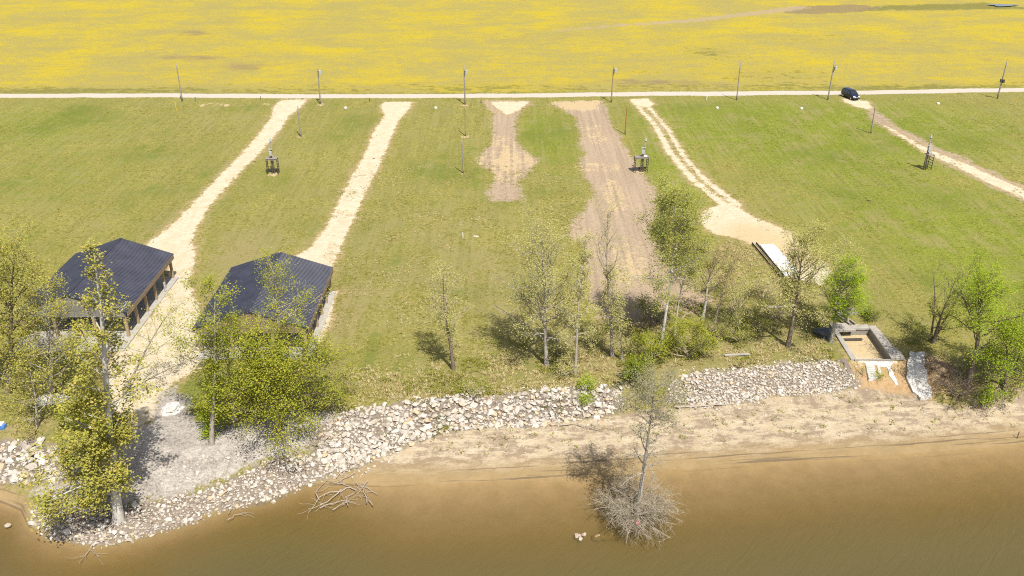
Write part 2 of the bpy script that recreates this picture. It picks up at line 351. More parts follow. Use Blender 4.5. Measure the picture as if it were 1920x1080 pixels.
LEAF = {  # sycamore and lush dark ends deepened to paint in shade inside the crowns
    'sycamore': leafmat('leaf_sycamore', (.160, .175, .026), (.430, .410, .085), (.46, .36, .11)),
    'lush': leafmat('leaf_lush', (.115, .145, .012), (.370, .385, .046), (.42, .37, .06)),
    'bright': leafmat('leaf_bright', (.150, .240, .010), (.330, .410, .036), (.38, .38, .05)),
    'pale': leafmat('leaf_pale', (.290, .285, .085), (.460, .435, .165), (.46, .38, .17)),
    'green': leafmat('leaf_green', (.165, .190, .034), (.365, .360, .090), (.40, .36, .10)),
    'grey': leafmat('leaf_grey', (.185, .180, .085), (.300, .280, .160), (.32, .27, .16)),
    'ivy': leafmat('leaf_ivy', (.075, .115, .012), (.20, .24, .022), (.25, .25, .04)),
    'rust': leafmat('leaf_rust', (.20, .16, .065), (.36, .29, .13), (.34, .22, .11)),
}
BARK = {
    'white': simple('bark_white', (.27, .25, .215), (.52, .49, .45), 2.5, stretch=(1, 1, .35), bump=.3),
    'grey': simple('bark_grey', (.19, .165, .135), (.36, .325, .275), 5, stretch=(1, 1, .3)),
    'brown': simple('bark_brown', (.085, .066, .048), (.19, .15, .112), 5, stretch=(1, 1, .3)),
    'dead': simple('bark_dead', (.22, .18, .14), (.37, .315, .255), 5),
    'twig': simple('bark_twig', (.25, .205, .15), (.40, .34, .265), 4),
}
M = {
    'stone': None,
    'metal_roof': simple('roof_metal', (.014, .015, .027), (.034, .036, .056), .55, .40, .5, .0, bump=0),
    'trim': simple('dark_trim', (.018, .019, .028), (.03, .03, .042), 2, .5, .5, bump=0),
    'wood': simple('post_wood', (.22, .16, .10), (.36, .27, .175), 3, .85, .2, stretch=(6, 6, .5)),
    'beam': simple('beam_wood', (.16, .115, .075), (.24, .18, .12), 3, .85, .2),
    'clad_grey': simple('cladding_grey', (.15, .14, .125), (.19, .18, .165), 1.5, .6, .3, bump=0),
    'clad_tan': simple('cladding_tan', (.165, .115, .080), (.205, .150, .105), 1.5, .6, .3, bump=0),
    'slab': simple('slab_concrete', (.22, .20, .175), (.33, .305, .27), 1.5, .8, .3),
    'barn_slab': simple('barn_concrete', (.27, .25, .22), (.35, .33, .295), 1.5, .8, .3),
    'white_conc': simple('white_concrete', (.29, .275, .25), (.56, .54, .505), 1.8, .85, .25, bump=.8, dist=.12, detail=6),
    'white_slab': simple('white_slab', (.42, .42, .42), (.52, .52, .515), 1.3, .7, .3, bump=.1),
    'block': simple('grey_block', (.17, .155, .135), (.29, .265, .235), 5, .9, .2),
    'pole': simple('pole_wood', (.16, .14, .115), (.29, .26, .225), 4, .85, .2, stretch=(4, 4, .4)),
    'pole_new': simple('pole_treated', (.20, .15, .075), (.30, .235, .135), 4, .85, .2, stretch=(4, 4, .4)),
    'pole_rust': simple('pole_orange', (.20, .095, .035), (.30, .15, .06), 4, .85, .2),
    'galv': simple('galvanised', (.27, .28, .28), (.36, .37, .37), 3, .5, .5, bump=0),
    'whitepaint': simple('white_paint', (.62, .62, .60), (.72, .72, .70), 3, .5, .4, bump=0),
    'blackiron': simple('dark_timber', (.035, .030, .027), (.085, .075, .068), 4, .8, .2),
    'platform': simple('weathered_deck', (.15, .125, .11), (.27, .235, .21), 6, .85, .2),
    'yellow': simple('yellow_plastic', (.50, .32, .03), (.60, .39, .04), 3, .5, .4, bump=0),
    'blue': simple('blue_plastic', (.05, .15, .42), (.07, .20, .50), 3, .4, .4, bump=0),
    'bluegrey': simple('bluegrey_plastic', (.10, .13, .19), (.15, .19, .26), 3, .5, .4, bump=0),
    'pink': simple('pink_plastic', (.55, .17, .16), (.65, .24, .22), 3, .5, .4, bump=0),
    'carpaint': simple('car_paint', (.006, .010, .028), (.009, .014, .036), .6, .18, .6, bump=0),
    'glass': simple('car_glass', (.010, .012, .016), (.016, .019, .024), .5, .06, .8, bump=0),
    'tyre': simple('tyre_rubber', (.012, .012, .012), (.022, .022, .022), 8, .85, .2, bump=0),
    'rim': simple('alloy_rim', (.45, .45, .46), (.55, .55, .56), 3, .35, .6, .6, bump=0),
    'lamp': simple('headlamp_glass', (.70, .71, .72), (.82, .83, .84), 3, .1, .8, bump=0),
    'chrome': simple('chrome_trim', (.6, .6, .6), (.75, .75, .75), 3, .15, .8, .8, bump=0),
    'dirt': simple('bare_soil', (.17, .115, .065), (.36, .255, .155), 2, .95, .1, bump=.7, dist=.1),
    'fabric': simple('erosion_fabric', (.10, .08, .065), (.20, .165, .135), 3, .9, .1, stretch=(3, 3, .6)),
    'tarp': simple('dark_tarp', (.03, .034, .042), (.10, .105, .115), 3, .6, .4, bump=.6),
}
def stonemat(name, a, b, c):
    m, g = newmat(name)
    r = g.node('ShaderNodeObjectInfo').outputs['Random']; t = g.attr('tone')
    v = g.math('FRACT', g.add(g.mul(r, 1), t)); n = g.noise(3.5, 4, .7)
    col = g.mix(v, a, b); col = g.mix(g.step(g.math('FRACT', g.mul(v, 7.31)), .8, .95), col, c)
    col = g.mix(g.mul(g.step(n, .5, .75), .5), col, (.17, .14, .11))
    g.out(g.principled(col, .9, .2, normal=g.bump(n, .4, .05))); return m
M['stone'] = stonemat('riprap_stone', (.30, .265, .225), (.46, .42, .37), (.38, .295, .195))
M['rock'] = stonemat('river_rock', (.28, .23, .18), (.40, .35, .29), (.33, .25, .17))

# ------------------------------------------------------------------ ground mesh, split by what covers it
def rows():
    y = [-140, -80, -40, -10, 10, 25, 35, 42, 47]; v = 50.
    while v < 118: y.append(v); v += .23
    while v < 345: y.append(v); v += .23+(v-118)*.0125
    step = 4.
    while v < 5000: y.append(v); step *= 1.22; v += step
    return np.array(y)
YR = rows(); UC = np.linspace(-1, 1, 741)
HW = np.where(YR < 345, .72*np.maximum(YR, 45)+22, (.72*345+22)+(YR-345)*2.2)
GX = UC[None, :]*HW[:, None]; GY = np.repeat(YR[:, None], len(UC), 1)
X = GX.ravel(); Y = GY.ravel(); Z = height(X, Y)
mx = np.maximum.reduce
T_, B_, W_ = lines(X)
sd = {}
drives = [('dirt_driveway', mx([sd_poly(X, Y, D_LEFT)])), ('dirt_driveway', mx([sd_poly(X, Y, D_RIGHT), sd_poly(X, Y, D_STRIP)]))]
hour = sd_poly(X, Y, HOUR); lane = sd_poly(X, Y, LANE)
# two wheel tracks with grass between, one on each side of the centre line
nrm = np.gradient(TT, axis=0); nrm = np.stack([-nrm[:, 1], nrm[:, 0]], 1)/np.linalg.norm(nrm, axis=1)[:, None]
tt = mx([sd_line(X, Y, TT+nrm*1.05, [.55, .45, .4, .45, .5, .55, .7]), sd_line(X, Y, TT-nrm*1.05, [.55, .45, .5, .6, .6, .6, .8]), sd_poly(X, Y, TT_PATCH)])
tt_all = mx([sd_line(X, Y, TT, [1.7]*len(TT)), sd_poly(X, Y, PAD_R), sd_poly(X, Y, TT_PATCH)])
rt = sd_line(X, Y, RT, [1.3, 1.5, 1.8, 2.2, 2.7, 3.0, 3.2, 3.2, 3.2]); rts = sd_line(X, Y, RT_S, [.3, .45, .8, 1.3, 1.6, 1.7, 1.8, 1.8])
sd['sand'] = mx([drives[0][1], drives[1][1], sd_poly(X, Y, HOUR_S1)]+[tt, sd_poly(X, Y, PAD_R), sd_poly(X, Y, CAR_PATCH), rts])
pit = sd_poly(X, Y, np.array([(PIT[0]-.3, PIT[2]-.3), (PIT[1]+.3, PIT[2]-.3), (PIT[1]+.3, PIT[3]+.3), (PIT[0]-.3, PIT[3]+.3)]))
sd['sand'] = np.maximum(sd['sand'], pit)
sd['dirt'] = mx([hour, lane, rt, sd_line(X, Y, TT, [1.2]*len(TT))-.9])
sd['soil'] = sd_poly(X, Y, DIRTBANK)
sd['patch'] = mx([np.clip(sd_poly(X, Y, p, 5)*.28+.56, 0, 1.05) for p in LANE_S[1:]+[HOUR_S2]]+[np.clip(1.15-np.hypot(X-q_[0], Y-q_[1])/1.3, 0, 1) for q_ in (flat(a, b) for a, b in ((565,257),(873,256),(870,326),(602,196),(513,327),(872,197),(1203,323),(410,196),(395,194),(425,197),(380,197),(500,195)))]+[np.clip(sd_poly(X, Y, LANE_S[0])*.5+.8, 0, 1.5)])
sd['road'] = sd_line(X, Y, ROAD, [1.75]*len(ROAD))
sd['pad'] = sd_poly(X, Y, GPAD)
yroad = np.interp(X, ROAD[:, 0], ROAD[:, 1]); sd['field'] = np.clip(Y-yroad-2.6, -4, 4)
sd['beach'] = np.clip(B_-Y, -4, 4); sd['shore'] = np.clip(W_-Y, -9, 9)
rip = [sd_poly(X, Y, p) for p in (RIP_C, RIP_L, RIP_W, RIP_R)]; sd['rubble'] = mx(rip)
sd['track'] = sd_line(X, Y, FTRACK, [1.0, 1.4, 2.2, 3.2, 3.0], 4)
def blobs(lst):
    out = np.zeros_like(X)
    for a, b, ra, rb, v in lst:
        c = flat(a, b); e = flat(a+ra, b); f = flat(a, b-rb); k = abs(e[0]-c[0])+.01; l = abs(f[1]-c[1])+.01
        out += v*np.exp(-(((X-c[0])/k)**2+((Y-c[1])/l)**2))
    return out
bank = np.clip(1-(Y-T_)/16, 0, 1)*(Y > T_-8)
sd['dry'] = np.clip(.12+blobs([(850,420,180,60,.35),(850,520,220,70,.45),(960,560,160,70,.3),(700,420,40,160,.2),(640,620,50,90,.5),(180,400,200,60,.12),(300,420,50,40,.5),(480,300,90,60,.15),(1560,560,160,50,.4),(1580,500,60,60,.3),(1000,640,200,50,.2),(1560,290,200,40,.12),(640,320,60,70,.2),(1020,330,60,50,.2),(420,520,70,70,.6),(480,450,80,50,.5)])+.35*np.clip(sd_poly(X, Y, SCRUB)+1.5, 0, 1.2)+.55*bank, 0, 1.3)
sd['lush'] = np.clip(.1+blobs([(60,230,200,50,.6),(150,330,250,80,.4),(1450,260,200,60,.7),(1700,240,300,60,.9),(1750,400,260,80,.75),(1850,480,160,60,.7),(1260,330,60,90,.8),(1050,270,60,60,.6),(830,280,70,70,.3),(1330,220,200,30,.5),(1880,560,120,60,.4),(1000,240,40,50,.5),(640,240,80,50,.35)]), 0, 1.2)
sd['brown'] = np.clip(blobs([(360,62,60,10,.7),(465,126,60,9,.75),(350,107,80,6,.6),(620,158,100,8,.35),(1220,155,110,8,.75),(1350,158,70,5,.4),(760,160,80,7,.35),(1000,70,200,15,.3),(1720,95,180,30,.35),(400,100,300,20,.2),(600,30,300,10,.15)])+mx([np.clip(sd_poly(X, Y, p, 6)*.4+.9, 0, 1.5) for p in FBROWN]), 0, 1.4)
sd['fgreen'] = np.clip(blobs([(1320,98,60,14,.75),(1440,140,160,14,.6),(1480,70,120,14,.4),(1160,133,120,4,.5),(880,160,500,6,.35),(120,170,300,8,.5),(1700,165,200,6,.4),(60,40,80,10,.3)])+mx([np.clip(sd_poly(X, Y, p, 6)*.4+.9, 0, 1.6) for p in FGREEN])+.6*np.exp(-((Y-yroad-4)/5)**2)*(Y > yroad), 0, 1.5)
sd['bankd'] = np.clip(np.clip(1-(Y-T_)/7, 0, 1)*.5*(Y > T_-8)+.3*np.clip(sd_poly(X, Y, SCRUB)+1, 0, 1)+blobs([(100,790,140,40,.3),(1700,690,60,30,.4)]), 0, 1)
sd['ochre'] = np.clip(blobs([(1430,460,130,60,1.),(1075,197,50,8,.9),(1630,640,70,40,1.),(950,300,40,30,.4),(1180,500,60,60,.9),(300,700,60,40,.35)]), 0, 1)
nC = len(UC); nR = len(YR)
q = (np.arange(nR-1)[:, None]*nC+np.arange(nC-1)[None]).ravel()
QUAD = np.stack([q, q+1, q+nC+1, q+nC], 1)
fc = lambda a: a[QUAD].mean(1)
cls = np.zeros(len(QUAD), int)                      # 0 lawn
cover = ['lawn', 'flower_field', 'sandy_beach', 'riverbed', 'riverbank', 'gravel_pad', 'bare_dirt_lane', 'dirt_turnaround', 'dirt_driveway', 'dirt_driveway', 'dirt_track', 'dirt_track', 'gravel_road', 'field_track']
cls[fc(sd['field']) > 0] = 1
cls[(fc(Y) < fc(T_)) & (fc(sd['field']) < 0)] = 4
cls[fc(B_-Y) > 0] = 2; cls[fc(sd['shore']) > 0] = 3
cls[fc(sd['pad']) > 0] = 5; cls[fc(lane) > 0] = 6; cls[fc(hour) > 0] = 7
cls[fc(drives[0][1]) > 0] = 8; cls[fc(drives[1][1]) > 0] = 9; cls[fc(tt_all) > 0] = 10
cls[fc(np.maximum(rt, sd_poly(X, Y, CAR_PATCH))) > 0] = 11; cls[fc(sd['track']) > 0] = 13; cls[fc(sd['road']) > 0] = 12
VV = np.stack([X, Y, Z], 1)
for k, nm in enumerate(cover):
    f = QUAD[cls == k]
    if not len(f): continue
    u, inv = np.unique(f, return_inverse=True)
    me = mesh_np(nm, VV[u], inv.reshape(-1, 4), {a: v[u] for a, v in sd.items()}, smooth=True)
    tag(link(nm, me, GROUND), kind='structure')

# ------------------------------------------------------------------ river
def water_material():
    m, g = newmat('river_water'); d = g.attr('depth')
    vr = g.node('ShaderNodeVectorRotate', rotation_type='Z_AXIS'); g.put(vr.inputs['Vector'], g.pos()); vr.inputs['Angle'].default_value = .75
    n1 = g.noise(1, 3, .6, g.scale(vr.outputs[0], (1.5, .3, 1)), .6); n2 = g.noise(1, 3, .6, g.scale(vr.outputs[0], (4.5, 1.3, 1))); big = g.noise(.07, 3)
    murk = g.math('ADD', g.sub(1, g.math('EXPONENT', g.mul(d, -1.25))), 0., clamp=True)
    mc = g.mix(g.step(d, .3, 2.0), (.118, .093, .034), (.080, .068, .028)); mc = g.mix(g.mul(g.step(big, .35, .7), .3), mc, (.096, .077, .029))
    tr = g.node('ShaderNodeBsdfTransparent'); g.put(tr.inputs[0], g.mix(g.step(d, 0, .8), (1, .98, .95), (.86, .74, .47)))
    df = g.node('ShaderNodeBsdfDiffuse'); g.put(df.inputs[0], mc)
    m1 = g.node('ShaderNodeMixShader'); g.put(m1.inputs[0], murk); g.nt.links.new(tr.outputs[0], m1.inputs[1]); g.nt.links.new(df.outputs[0], m1.inputs[2])
    gl = g.node('ShaderNodeBsdfGlossy'); gl.inputs['Roughness'].default_value = .16
    b = g.bump(g.add(n1, g.mul(n2, .35)), .5, .16); g.put(df.inputs['Normal'], b); g.put(gl.inputs['Normal'], b)
    fr = g.node('ShaderNodeFresnel'); fr.inputs[0].default_value = 1.33; g.put(fr.inputs['Normal'], b)
    m2 = g.node('ShaderNodeMixShader'); g.put(m2.inputs[0], g.mul(fr.outputs[0], g.step(d, -.02, .12))); g.nt.links.new(m1.outputs[0], m2.inputs[1]); g.nt.links.new(gl.outputs[0], m2.inputs[2])
    g.out(m2.outputs[0]); return m
zz = Z[QUAD].min(1); wet = (zz < ZW-.004) & (fc(Y) < fc(W_)+1.5)
u, inv = np.unique(QUAD[wet], return_inverse=True)
wv = VV[u].copy(); wv[:, 2] = ZW
me = mesh_np('river', wv, inv.reshape(-1, 4), {'depth': ZW-Z[u]}, smooth=True)
tag(link('river', me, water_material()), kind='structure')

pm_ = simple('pond_water', (.05, .06, .07), (.07, .08, .09), .2, .08, .6, bump=0)
c0 = flat(1880, 11.5); a_ = np.linspace(0, 2*math.pi, 40)[:-1]; rr_ = 1+.25*np.sin(a_*3+1)+.15*np.sin(a_*5)
tag(MB().add([(c0[0]+4.5*math.cos(t)*k, c0[1]+2.2*math.sin(t)*k, hz(c0[0], c0[1])+.35) for t, k in zip(a_, rr_)], [tuple(range(39))]).build('pond', pm_), kind='structure')

# ------------------------------------------------------------------ stones
def hull_stone(seed):
    r = random.Random(seed); bm = bmesh.new()
    sx, sy, sz = r.uniform(.8, 1.25), r.uniform(.65, 1), r.uniform(.45, .75)
    for _ in range(15):
        v = Vector((r.gauss(0, 1), r.gauss(0, 1), r.gauss(0, 1))).normalized()
        k = max(abs(v.x), abs(v.y), abs(v.z)); v = v*(.55+.45/k)*r.uniform(.82, 1)*.5
        bm.verts.new((v.x*sx, v.y*sy, v.z*sz))
    res = bmesh.ops.convex_hull(bm, input=bm.verts)
    for v in [v for v in bm.verts if not v.link_faces]: bm.verts.remove(v)
    bmesh.ops.triangulate(bm, faces=bm.faces)
    me = bpy.data.meshes.new('stone'); bm.to_mesh(me); bm.free(); return me
STONES = [hull_stone(i) for i in range(14)]
SD = []
for me in STONES:
    a = np.empty(len(me.vertices)*3, np.float32); me.vertices.foreach_get('co', a)
    SD.append((a.reshape(-1, 3), np.array([p.vertices[:] for p in me.polygons])))
    me.materials.append(M['stone'])
def inside(pg, x, y): return sd_poly(np.array(x), np.array(y), pg, 50.)
def riprap(name, label, pg, pitch, smin, smax, nmax, small_pitch, small, seed, keep=lambda x, y: 1., base_z=.1):
    rg = np.random.default_rng(seed)
    ctr = pg.mean(0); root = thing(name, (ctr[0], ctr[1], hz(*ctr)), label, 'riprap')
    org = np.array(root.location)
    def scatter(pt):
        gx, gy = np.meshgrid(np.arange(pg[:, 0].min(), pg[:, 0].max(), pt), np.arange(pg[:, 1].min(), pg[:, 1].max(), pt))
        x = gx.ravel()+rg.uniform(-.42, .42, gx.size)*pt; y = gy.ravel()+rg.uniform(-.42, .42, gx.size)*pt
        m = (inside(pg, x, y)+rg.uniform(-.4, .25, x.size)) > 0
        x, y = x[m], y[m]; m = rg.random(x.size) < np.array([keep(a, b) for a, b in zip(x, y)]); return x[m], y[m]
    x, y = scatter(pitch); s = smin+(smax-smin)*rg.random(x.size)**1.7
    order = np.argsort(-s); x, y, s = x[order], y[order], s[order]; z = height(x, y)
    for i in range(min(nmax, len(x))):
        o = bpy.data.objects.new('stone', STONES[rg.integers(14)]); COL.objects.link(o); o.parent = root
        o.location = (x[i]-org[0], y[i]-org[1], z[i]+s[i]*base_z-org[2]); k = s[i]
        o.scale = (k, k, k); o.rotation_euler = (rg.uniform(-.5, .5), rg.uniform(-.5, .5), rg.uniform(0, 6.3))
    Vs = []; Fs = []; tn = []; n = 0
    x2, y2 = scatter(small_pitch); s2 = small[0]+(small[1]-small[0])*rg.random(x2.size)**1.5
    x = np.concatenate([x[nmax:], x2]); y = np.concatenate([y[nmax:], y2]); s = np.concatenate([s[nmax:], s2]); z = height(x, y)
    for i in range(len(x)):
        v, f = SD[rg.integers(14)]; R = np.array(Matrix.Rotation(rg.uniform(0, 6.3), 3, 'Z') @ Matrix.Rotation(rg.uniform(-.7, .7), 3, 'X'))
        Vs.append(v @ R.T*s[i]+np.array([x[i], y[i], z[i]+s[i]*.12])-org); Fs.append(f+n); n += len(v); tn.append(np.full(len(v), rg.random()))
    me = mesh_np('small_stones', np.concatenate(Vs), np.concatenate(Fs), {'tone': np.concatenate(tn)})
    tag(link('small_stones', me, M['stone'], root), kind='stuff')
    return root
def gap(seed, lo): return lambda x, y: 1. if fbm(np.array([x*.35]), np.array([y*.35]), seed)[0] > lo else .4
riprap('riprap_bank', 'broad bank of big pale riprap stones below the middle lawn', RIP_C, .46, .42, .98, 300, .32, (.2, .5), 1, gap(70, .30))
riprap('riprap_bank', 'rubble shore of small pale stones curving round the left point into the water', RIP_L, .50, .28, .72, 300, .27, (.12, .34), 2, gap(80, .30))
riprap('stone_scatter', 'loose small stones scattered over the lower edge of the grey gravel pad', GSPR, .8, .2, .5, 150, .45, (.08, .26), 6, gap(60, .5))
riprap('riprap_bank', 'bank of chunky pale stones beside the cove at the left edge', RIP_W, .62, .5, 1.3, 200, .42, (.16, .5), 3)
riprap('riprap_bank', 'bank of fine whitish broken stone below the block foundation', RIP_R, .38, .3, .6, 300, .24, (.16, .38), 4)

# ------------------------------------------------------------------ trees
UPV = np.array([0, 0, 1.])
def unit(v): return v/(np.linalg.norm(v)+1e-9)
def curve(p, d, L, k, up, rg, wob=.12):
    pts = [p]; d = unit(d); s = L/(k-1)
    for _ in range(k-1):
        d = unit(d+UPV*up/(k-1)+rg.normal(0, wob, 3)); pts.append(pts[-1]+d*s)
    return np.array(pts)
def leaf_mesh(name, C, size, tint, warm, rg, flatness=1.9, aspect=.62):
    n = len(C); N = rg.normal(0, 1, (n, 3)); N[:, 2] = np.abs(N[:, 2])+flatness; N /= np.linalg.norm(N, axis=1)[:, None]
    A = np.cross(N, rg.normal(0, 1, (n, 3))); A /= np.linalg.norm(A, axis=1)[:, None]; B = np.cross(N, A)
    s = size*rg.uniform(.6, 1.25, n)[:, None]*.5
    V = np.stack([C-A*s, C-B*s*aspect+N*s*.25, C+A*s, C+B*s*aspect+N*s*.25], 1).reshape(-1, 3)
    return mesh_np(name, V, np.arange(4*n).reshape(-1, 4), {'tint': np.repeat(tint, 4), 'warm': np.repeat(warm, 4)})
def tree(label, base, top, r0, tiers, bark='grey', leaf='pale', seed=0, name='tree', cat='tree', sides=7, wob=.25, group=None, leafsize=.2, warm=.15, stems=1, spread=0., limb_parts=True, twigbark=None, flare=1.35, ground=None, clump_keep=.42):
    """tiers: t0, t1, limbs, reach, elevation(deg), leaves, bias(x,y), up, subs, twigs, scatter"""
    rg = np.random.default_rng(seed+1000)
    g = P(*base) if ground is None else np.array(ground)
    tip = above(top[0], top[1], g[1]) if len(top) == 2 else g+np.array(top)
    root = thing(name, g, label, cat, group)
    H = tip-g; trunks = TB(); C = []; limbs = []
    for st in range(stems):
        off = np.zeros(3) if stems == 1 else np.array([math.cos(st*2.4+seed), math.sin(st*2.4+seed), 0])*spread
        hh = H*(1 if st == 0 else rg.uniform(.7, .95)); k = 12; t = np.linspace(0, 1, k)
        ph = rg.uniform(0, 6, 2)
        tp = g+hh*t[:, None]+off*(t**1.1)[:, None]*1.+np.stack([np.sin(t*5+ph[0])-math.sin(ph[0]), np.sin(t*4+ph[1])-math.sin(ph[1]), t*0], 1)*wob*np.minimum(t, 1)[:, None]
        if stems > 1: tp += off*.08
        tp[0, 2] -= .25
        rr = r0*(1-t*.93)**.85*(1+(flare-1)*np.exp(-t*14)); trunks.tube(tp, rr, sides)
        for (t0, t1, nl, R, el, nleaf, bias, up, ns, nt, sg) in tiers:
            nl_ = max(1, round(nl/stems)); anch = []
            for i in range(nl_):
                tb = TB(); s = t0+(t1-t0)*(i+rg.random())/nl_; p = np.array([np.interp(s, t, tp[:, j]) for j in range(3)]); rt_ = np.interp(s, t, rr)
                az = i*2.4+rg.uniform(-.5, .5)+seed; e = math.radians(el*.8+rg.uniform(-14, 14)+22*(s-t0)/(t1-t0+1e-6))
                d = np.array([math.cos(az)*math.cos(e)+bias[0], math.sin(az)*math.cos(e)+bias[1], math.sin(e)])
                L = 1.22*R*rg.uniform(.6, 1.12)*(1-.42*(s-t0)/(t1-t0+1e-6))*(1+.35*unit(d)@np.array([bias[0], bias[1], 0]))
                lp = curve(p, d, L, 6, up*.65, rg); lr = min(rt_*.6, .03+.015*L)*np.linspace(1, .22, 6); tb.tube(lp, lr, 5)
                anch.append(lp[3:])
                for j in range(ns):
                    q = rg.uniform(.22, 1); w = lp[min(5, int(q*5))]*(1-(q*5) % 1)+lp[min(5, int(q*5)+1)]*((q*5) % 1)
                    dd = unit(lp[-1]-lp[0])+rg.normal(0, .62, 3); ll = L*rg.uniform(.25, .5)*(1.15-.6*q)
                    sp = curve(w, dd, ll, 4, up*.8, rg, .2); br = np.interp(q, [0, 1], [lr[0], lr[-1]])*.55+.004; tb.tube(sp, br*np.linspace(1, .3, 4), 4); anch.append(sp[1:])
                    for z in range(nt):
                        v = sp[rg.integers(1, 4)]; tw = curve(v, unit(sp[-1]-sp[0])+rg.normal(0, .75, 3), ll*rg.uniform(.3, .65), 3, up*.6, rg, .25)
                        tb.tube(tw, np.array([max(br*.4, .009), .008, .005]), 3); anch.append(tw[1:]); anch.append(tw[1:])
                limbs.append(tb)
            an = np.concatenate(anch); keep = rg.random(len(an)) < clump_keep; an = an[keep] if keep.sum() > 5 else an
            if nleaf:
                ci = rg.integers(0, len(an), int(1.25*nleaf/stems)); C.append((an[ci]+rg.normal(0, sg*1.1, (len(ci), 3)), ci, len(an)))
    trunks.build('trunk', BARK[bark], root, g)
    tw = BARK[twigbark or bark]
    if limb_parts:
        for tb in limbs: tb.build('limb', tw, root, g)
    else:
        allb = merge_tb(limbs); tag(allb.build('branches', tw, root, g), kind='stuff')
    if C:
        pts = np.concatenate([c[0] for c in C]); tin = []
        for c, ci, n in C:
            clump = rg.random(n); wide = np.repeat(rg.random(n//9+1), 9)[:n]; tin.append(np.clip(.5*wide[ci]+.38*clump[ci]+.34*rg.random(len(ci))-.08, 0, 1))
        tin = np.concatenate(tin); wm = (rg.random(len(pts)) < warm)*rg.uniform(.4, 1, len(pts))
        me = leaf_mesh('crown', pts-g, leafsize*.88, tin, wm, rg)
        tag(link('crown', me, LEAF[leaf], root), kind='stuff')
    return root
def merge_tb(tbs):
    o = TB()
    for tb in tbs:
        for v in tb.V: o.V.append(v)
        n0 = o.n
        for q_ in tb.Q: o.Q.append(q_+n0)
        o.n += tb.n
    return o

# ------------------------------------------------------------------ pole barns
def roof_panel_mesh(w, L):
    """one ribbed sheet, x across, y down the slope, z up"""
    n = 3; V = []; F = []; prof = []
    for i in range(n):
        x = w*i/n; r = w/n
        prof += [(x, 0), (x+r*.50, 0), (x+r*.62, .055), (x+r*.88, .055)]
    prof += [(w, 0)]
    for y in (0, L):
        V += [(x, y, z) for x, z in prof]
    k = len(prof); F = [(i, i+1, k+i+1, k+i) for i in range(k-1)]
    me = bpy.data.meshes.new('roof_panel'); me.from_pydata(V, [], F); me.update(); return me
def barn(x0, x1, y0, y1, eave, ridge, label, clad, patio, seed):
    cx, cy = (x0+x1)/2, (y0+y1)/2; W = x1-x0; L = y1-y0; hw = W/2; hl = L/2
    r = thing('pole_barn', (cx, cy, 0), label, 'barn', 'pole barns with dark metal roofs')
    MB().box(-hw+.15, hw+.12, -hl-patio, hl-.1, -.3, .16).build('floor_slab', M['barn_slab'], r, bevel=.02)
    roof = MB().bar((0, -hl, ridge+.03), (0, hl, ridge+.03), .34, .05).build('roof', M['trim'], r)
    roof.name = 'roof'
    slope = math.hypot(hw, ridge-eave); ang = math.atan2(ridge-eave, hw); n = round(L/.92); pw = L/n
    pm = roof_panel_mesh(pw-.004, slope); pm.materials.append(M['metal_roof'])
    for side in (1, -1):
        for i in range(n):
            o = bpy.data.objects.new('roof_panel', pm); COL.objects.link(o); o.parent = roof
            ex = Vector((0, 1, 0))*(1 if side < 0 else 1); ey = Vector((side*math.cos(ang), 0, -math.sin(ang))); ez = Vector((side*math.sin(ang), 0, math.cos(ang)))
            X_ = ex if side < 0 else ex
            m = Matrix((( X_.x, ey.x, ez.x), (X_.y, ey.y, ez.y), (X_.z, ey.z, ez.z))).to_4x4()
            m.translation = Vector((0, -hl+i*pw, ridge)); o.matrix_local = m
    for side in (1, -1):
        for yy in (-hl-.012, hl+.012):
            MB().bar((0, yy, ridge-.06), (side*hw, yy, eave-.06), .03, .2).build('rake_trim', M['trim'], roof)
    for sx in (1, -1):
        xb = sx*(hw-.32); xf = sx*(hw-.01)
        MB().box(xf-.04, xf+.04, -hl+.15, hl-.15, eave-.60, eave-.012).build('header_beam', M['beam'], r)
        k = 6
        for i in range(k):
            yy = -hl+.35+i*(L-.7)/(k-1)
            MB().box(xb-.16-sx*.22, xb+.16-sx*.22, yy-.16, yy+.16, .16, eave-.2).build('post', M['wood'], r, bevel=.015)
    for yy in (-hl+.25, hl-.25):
        for xx in (-hw*.36, hw*.36):
            MB().box(xx-.14, xx+.14, yy-.14, yy+.14, .16, eave+.6).build('post', M['wood'], r, bevel=.015)
    # cladding of the near and far gable: upright ribbed boards closing the triangle
    for yy, sgn in ((-hl+.06, -1), (hl-.06, 1)):
        b = MB(); nn = 30
        zl = eave-.62
        for i in range(nn):
            xa = -hw+.35+i*(W-.7)/nn; xb = xa+(W-.7)/nn-.02
            za = ridge-.1-(ridge-eave)*abs(xa)/hw; zb = ridge-.1-(ridge-eave)*abs(xb)/hw; d = .035 if i % 2 else .02
            V = [(xa, yy-d, zl), (xb, yy-d, zl), (xb, yy-d, zb), (xa, yy-d, za), (xa, yy+d, zl), (xb, yy+d, zl), (xb, yy+d, zb), (xa, yy+d, za)]
            b.add(V, [(0,1,2,3),(5,4,7,6),(4,0,3,7),(1,5,6,2),(3,2,6,7),(4,5,1,0)])
        tag(b.build('gable_cladding', clad, r), kind='stuff')
    for i in range(6):
        yy = -hl+.9+i*(L-1.8)/5; b = MB()
        b.bar((-hw+.4, yy, eave-.3), (hw-.4, yy, eave-.3), .06, .2)
        for s in (1, -1): b.bar((0, yy, ridge-.22), (s*(hw-.35), yy, eave-.2), .06, .16); b.bar((0, yy, ridge-.3), (s*hw*.45, yy, eave-.3), .05, .1)
        b.bar((0, yy, eave-.3), (0, yy, ridge-.25), .05, .1)
        b.build('truss', M['beam'], r)
    return r
b1 = barn(-59.7, -46.25, 92.3, 108.8, 3.6, 5.95, 'left open pole barn with charcoal metal roof and grey gable, beside the left driveway', M['clad_grey'], 3.0, 1)
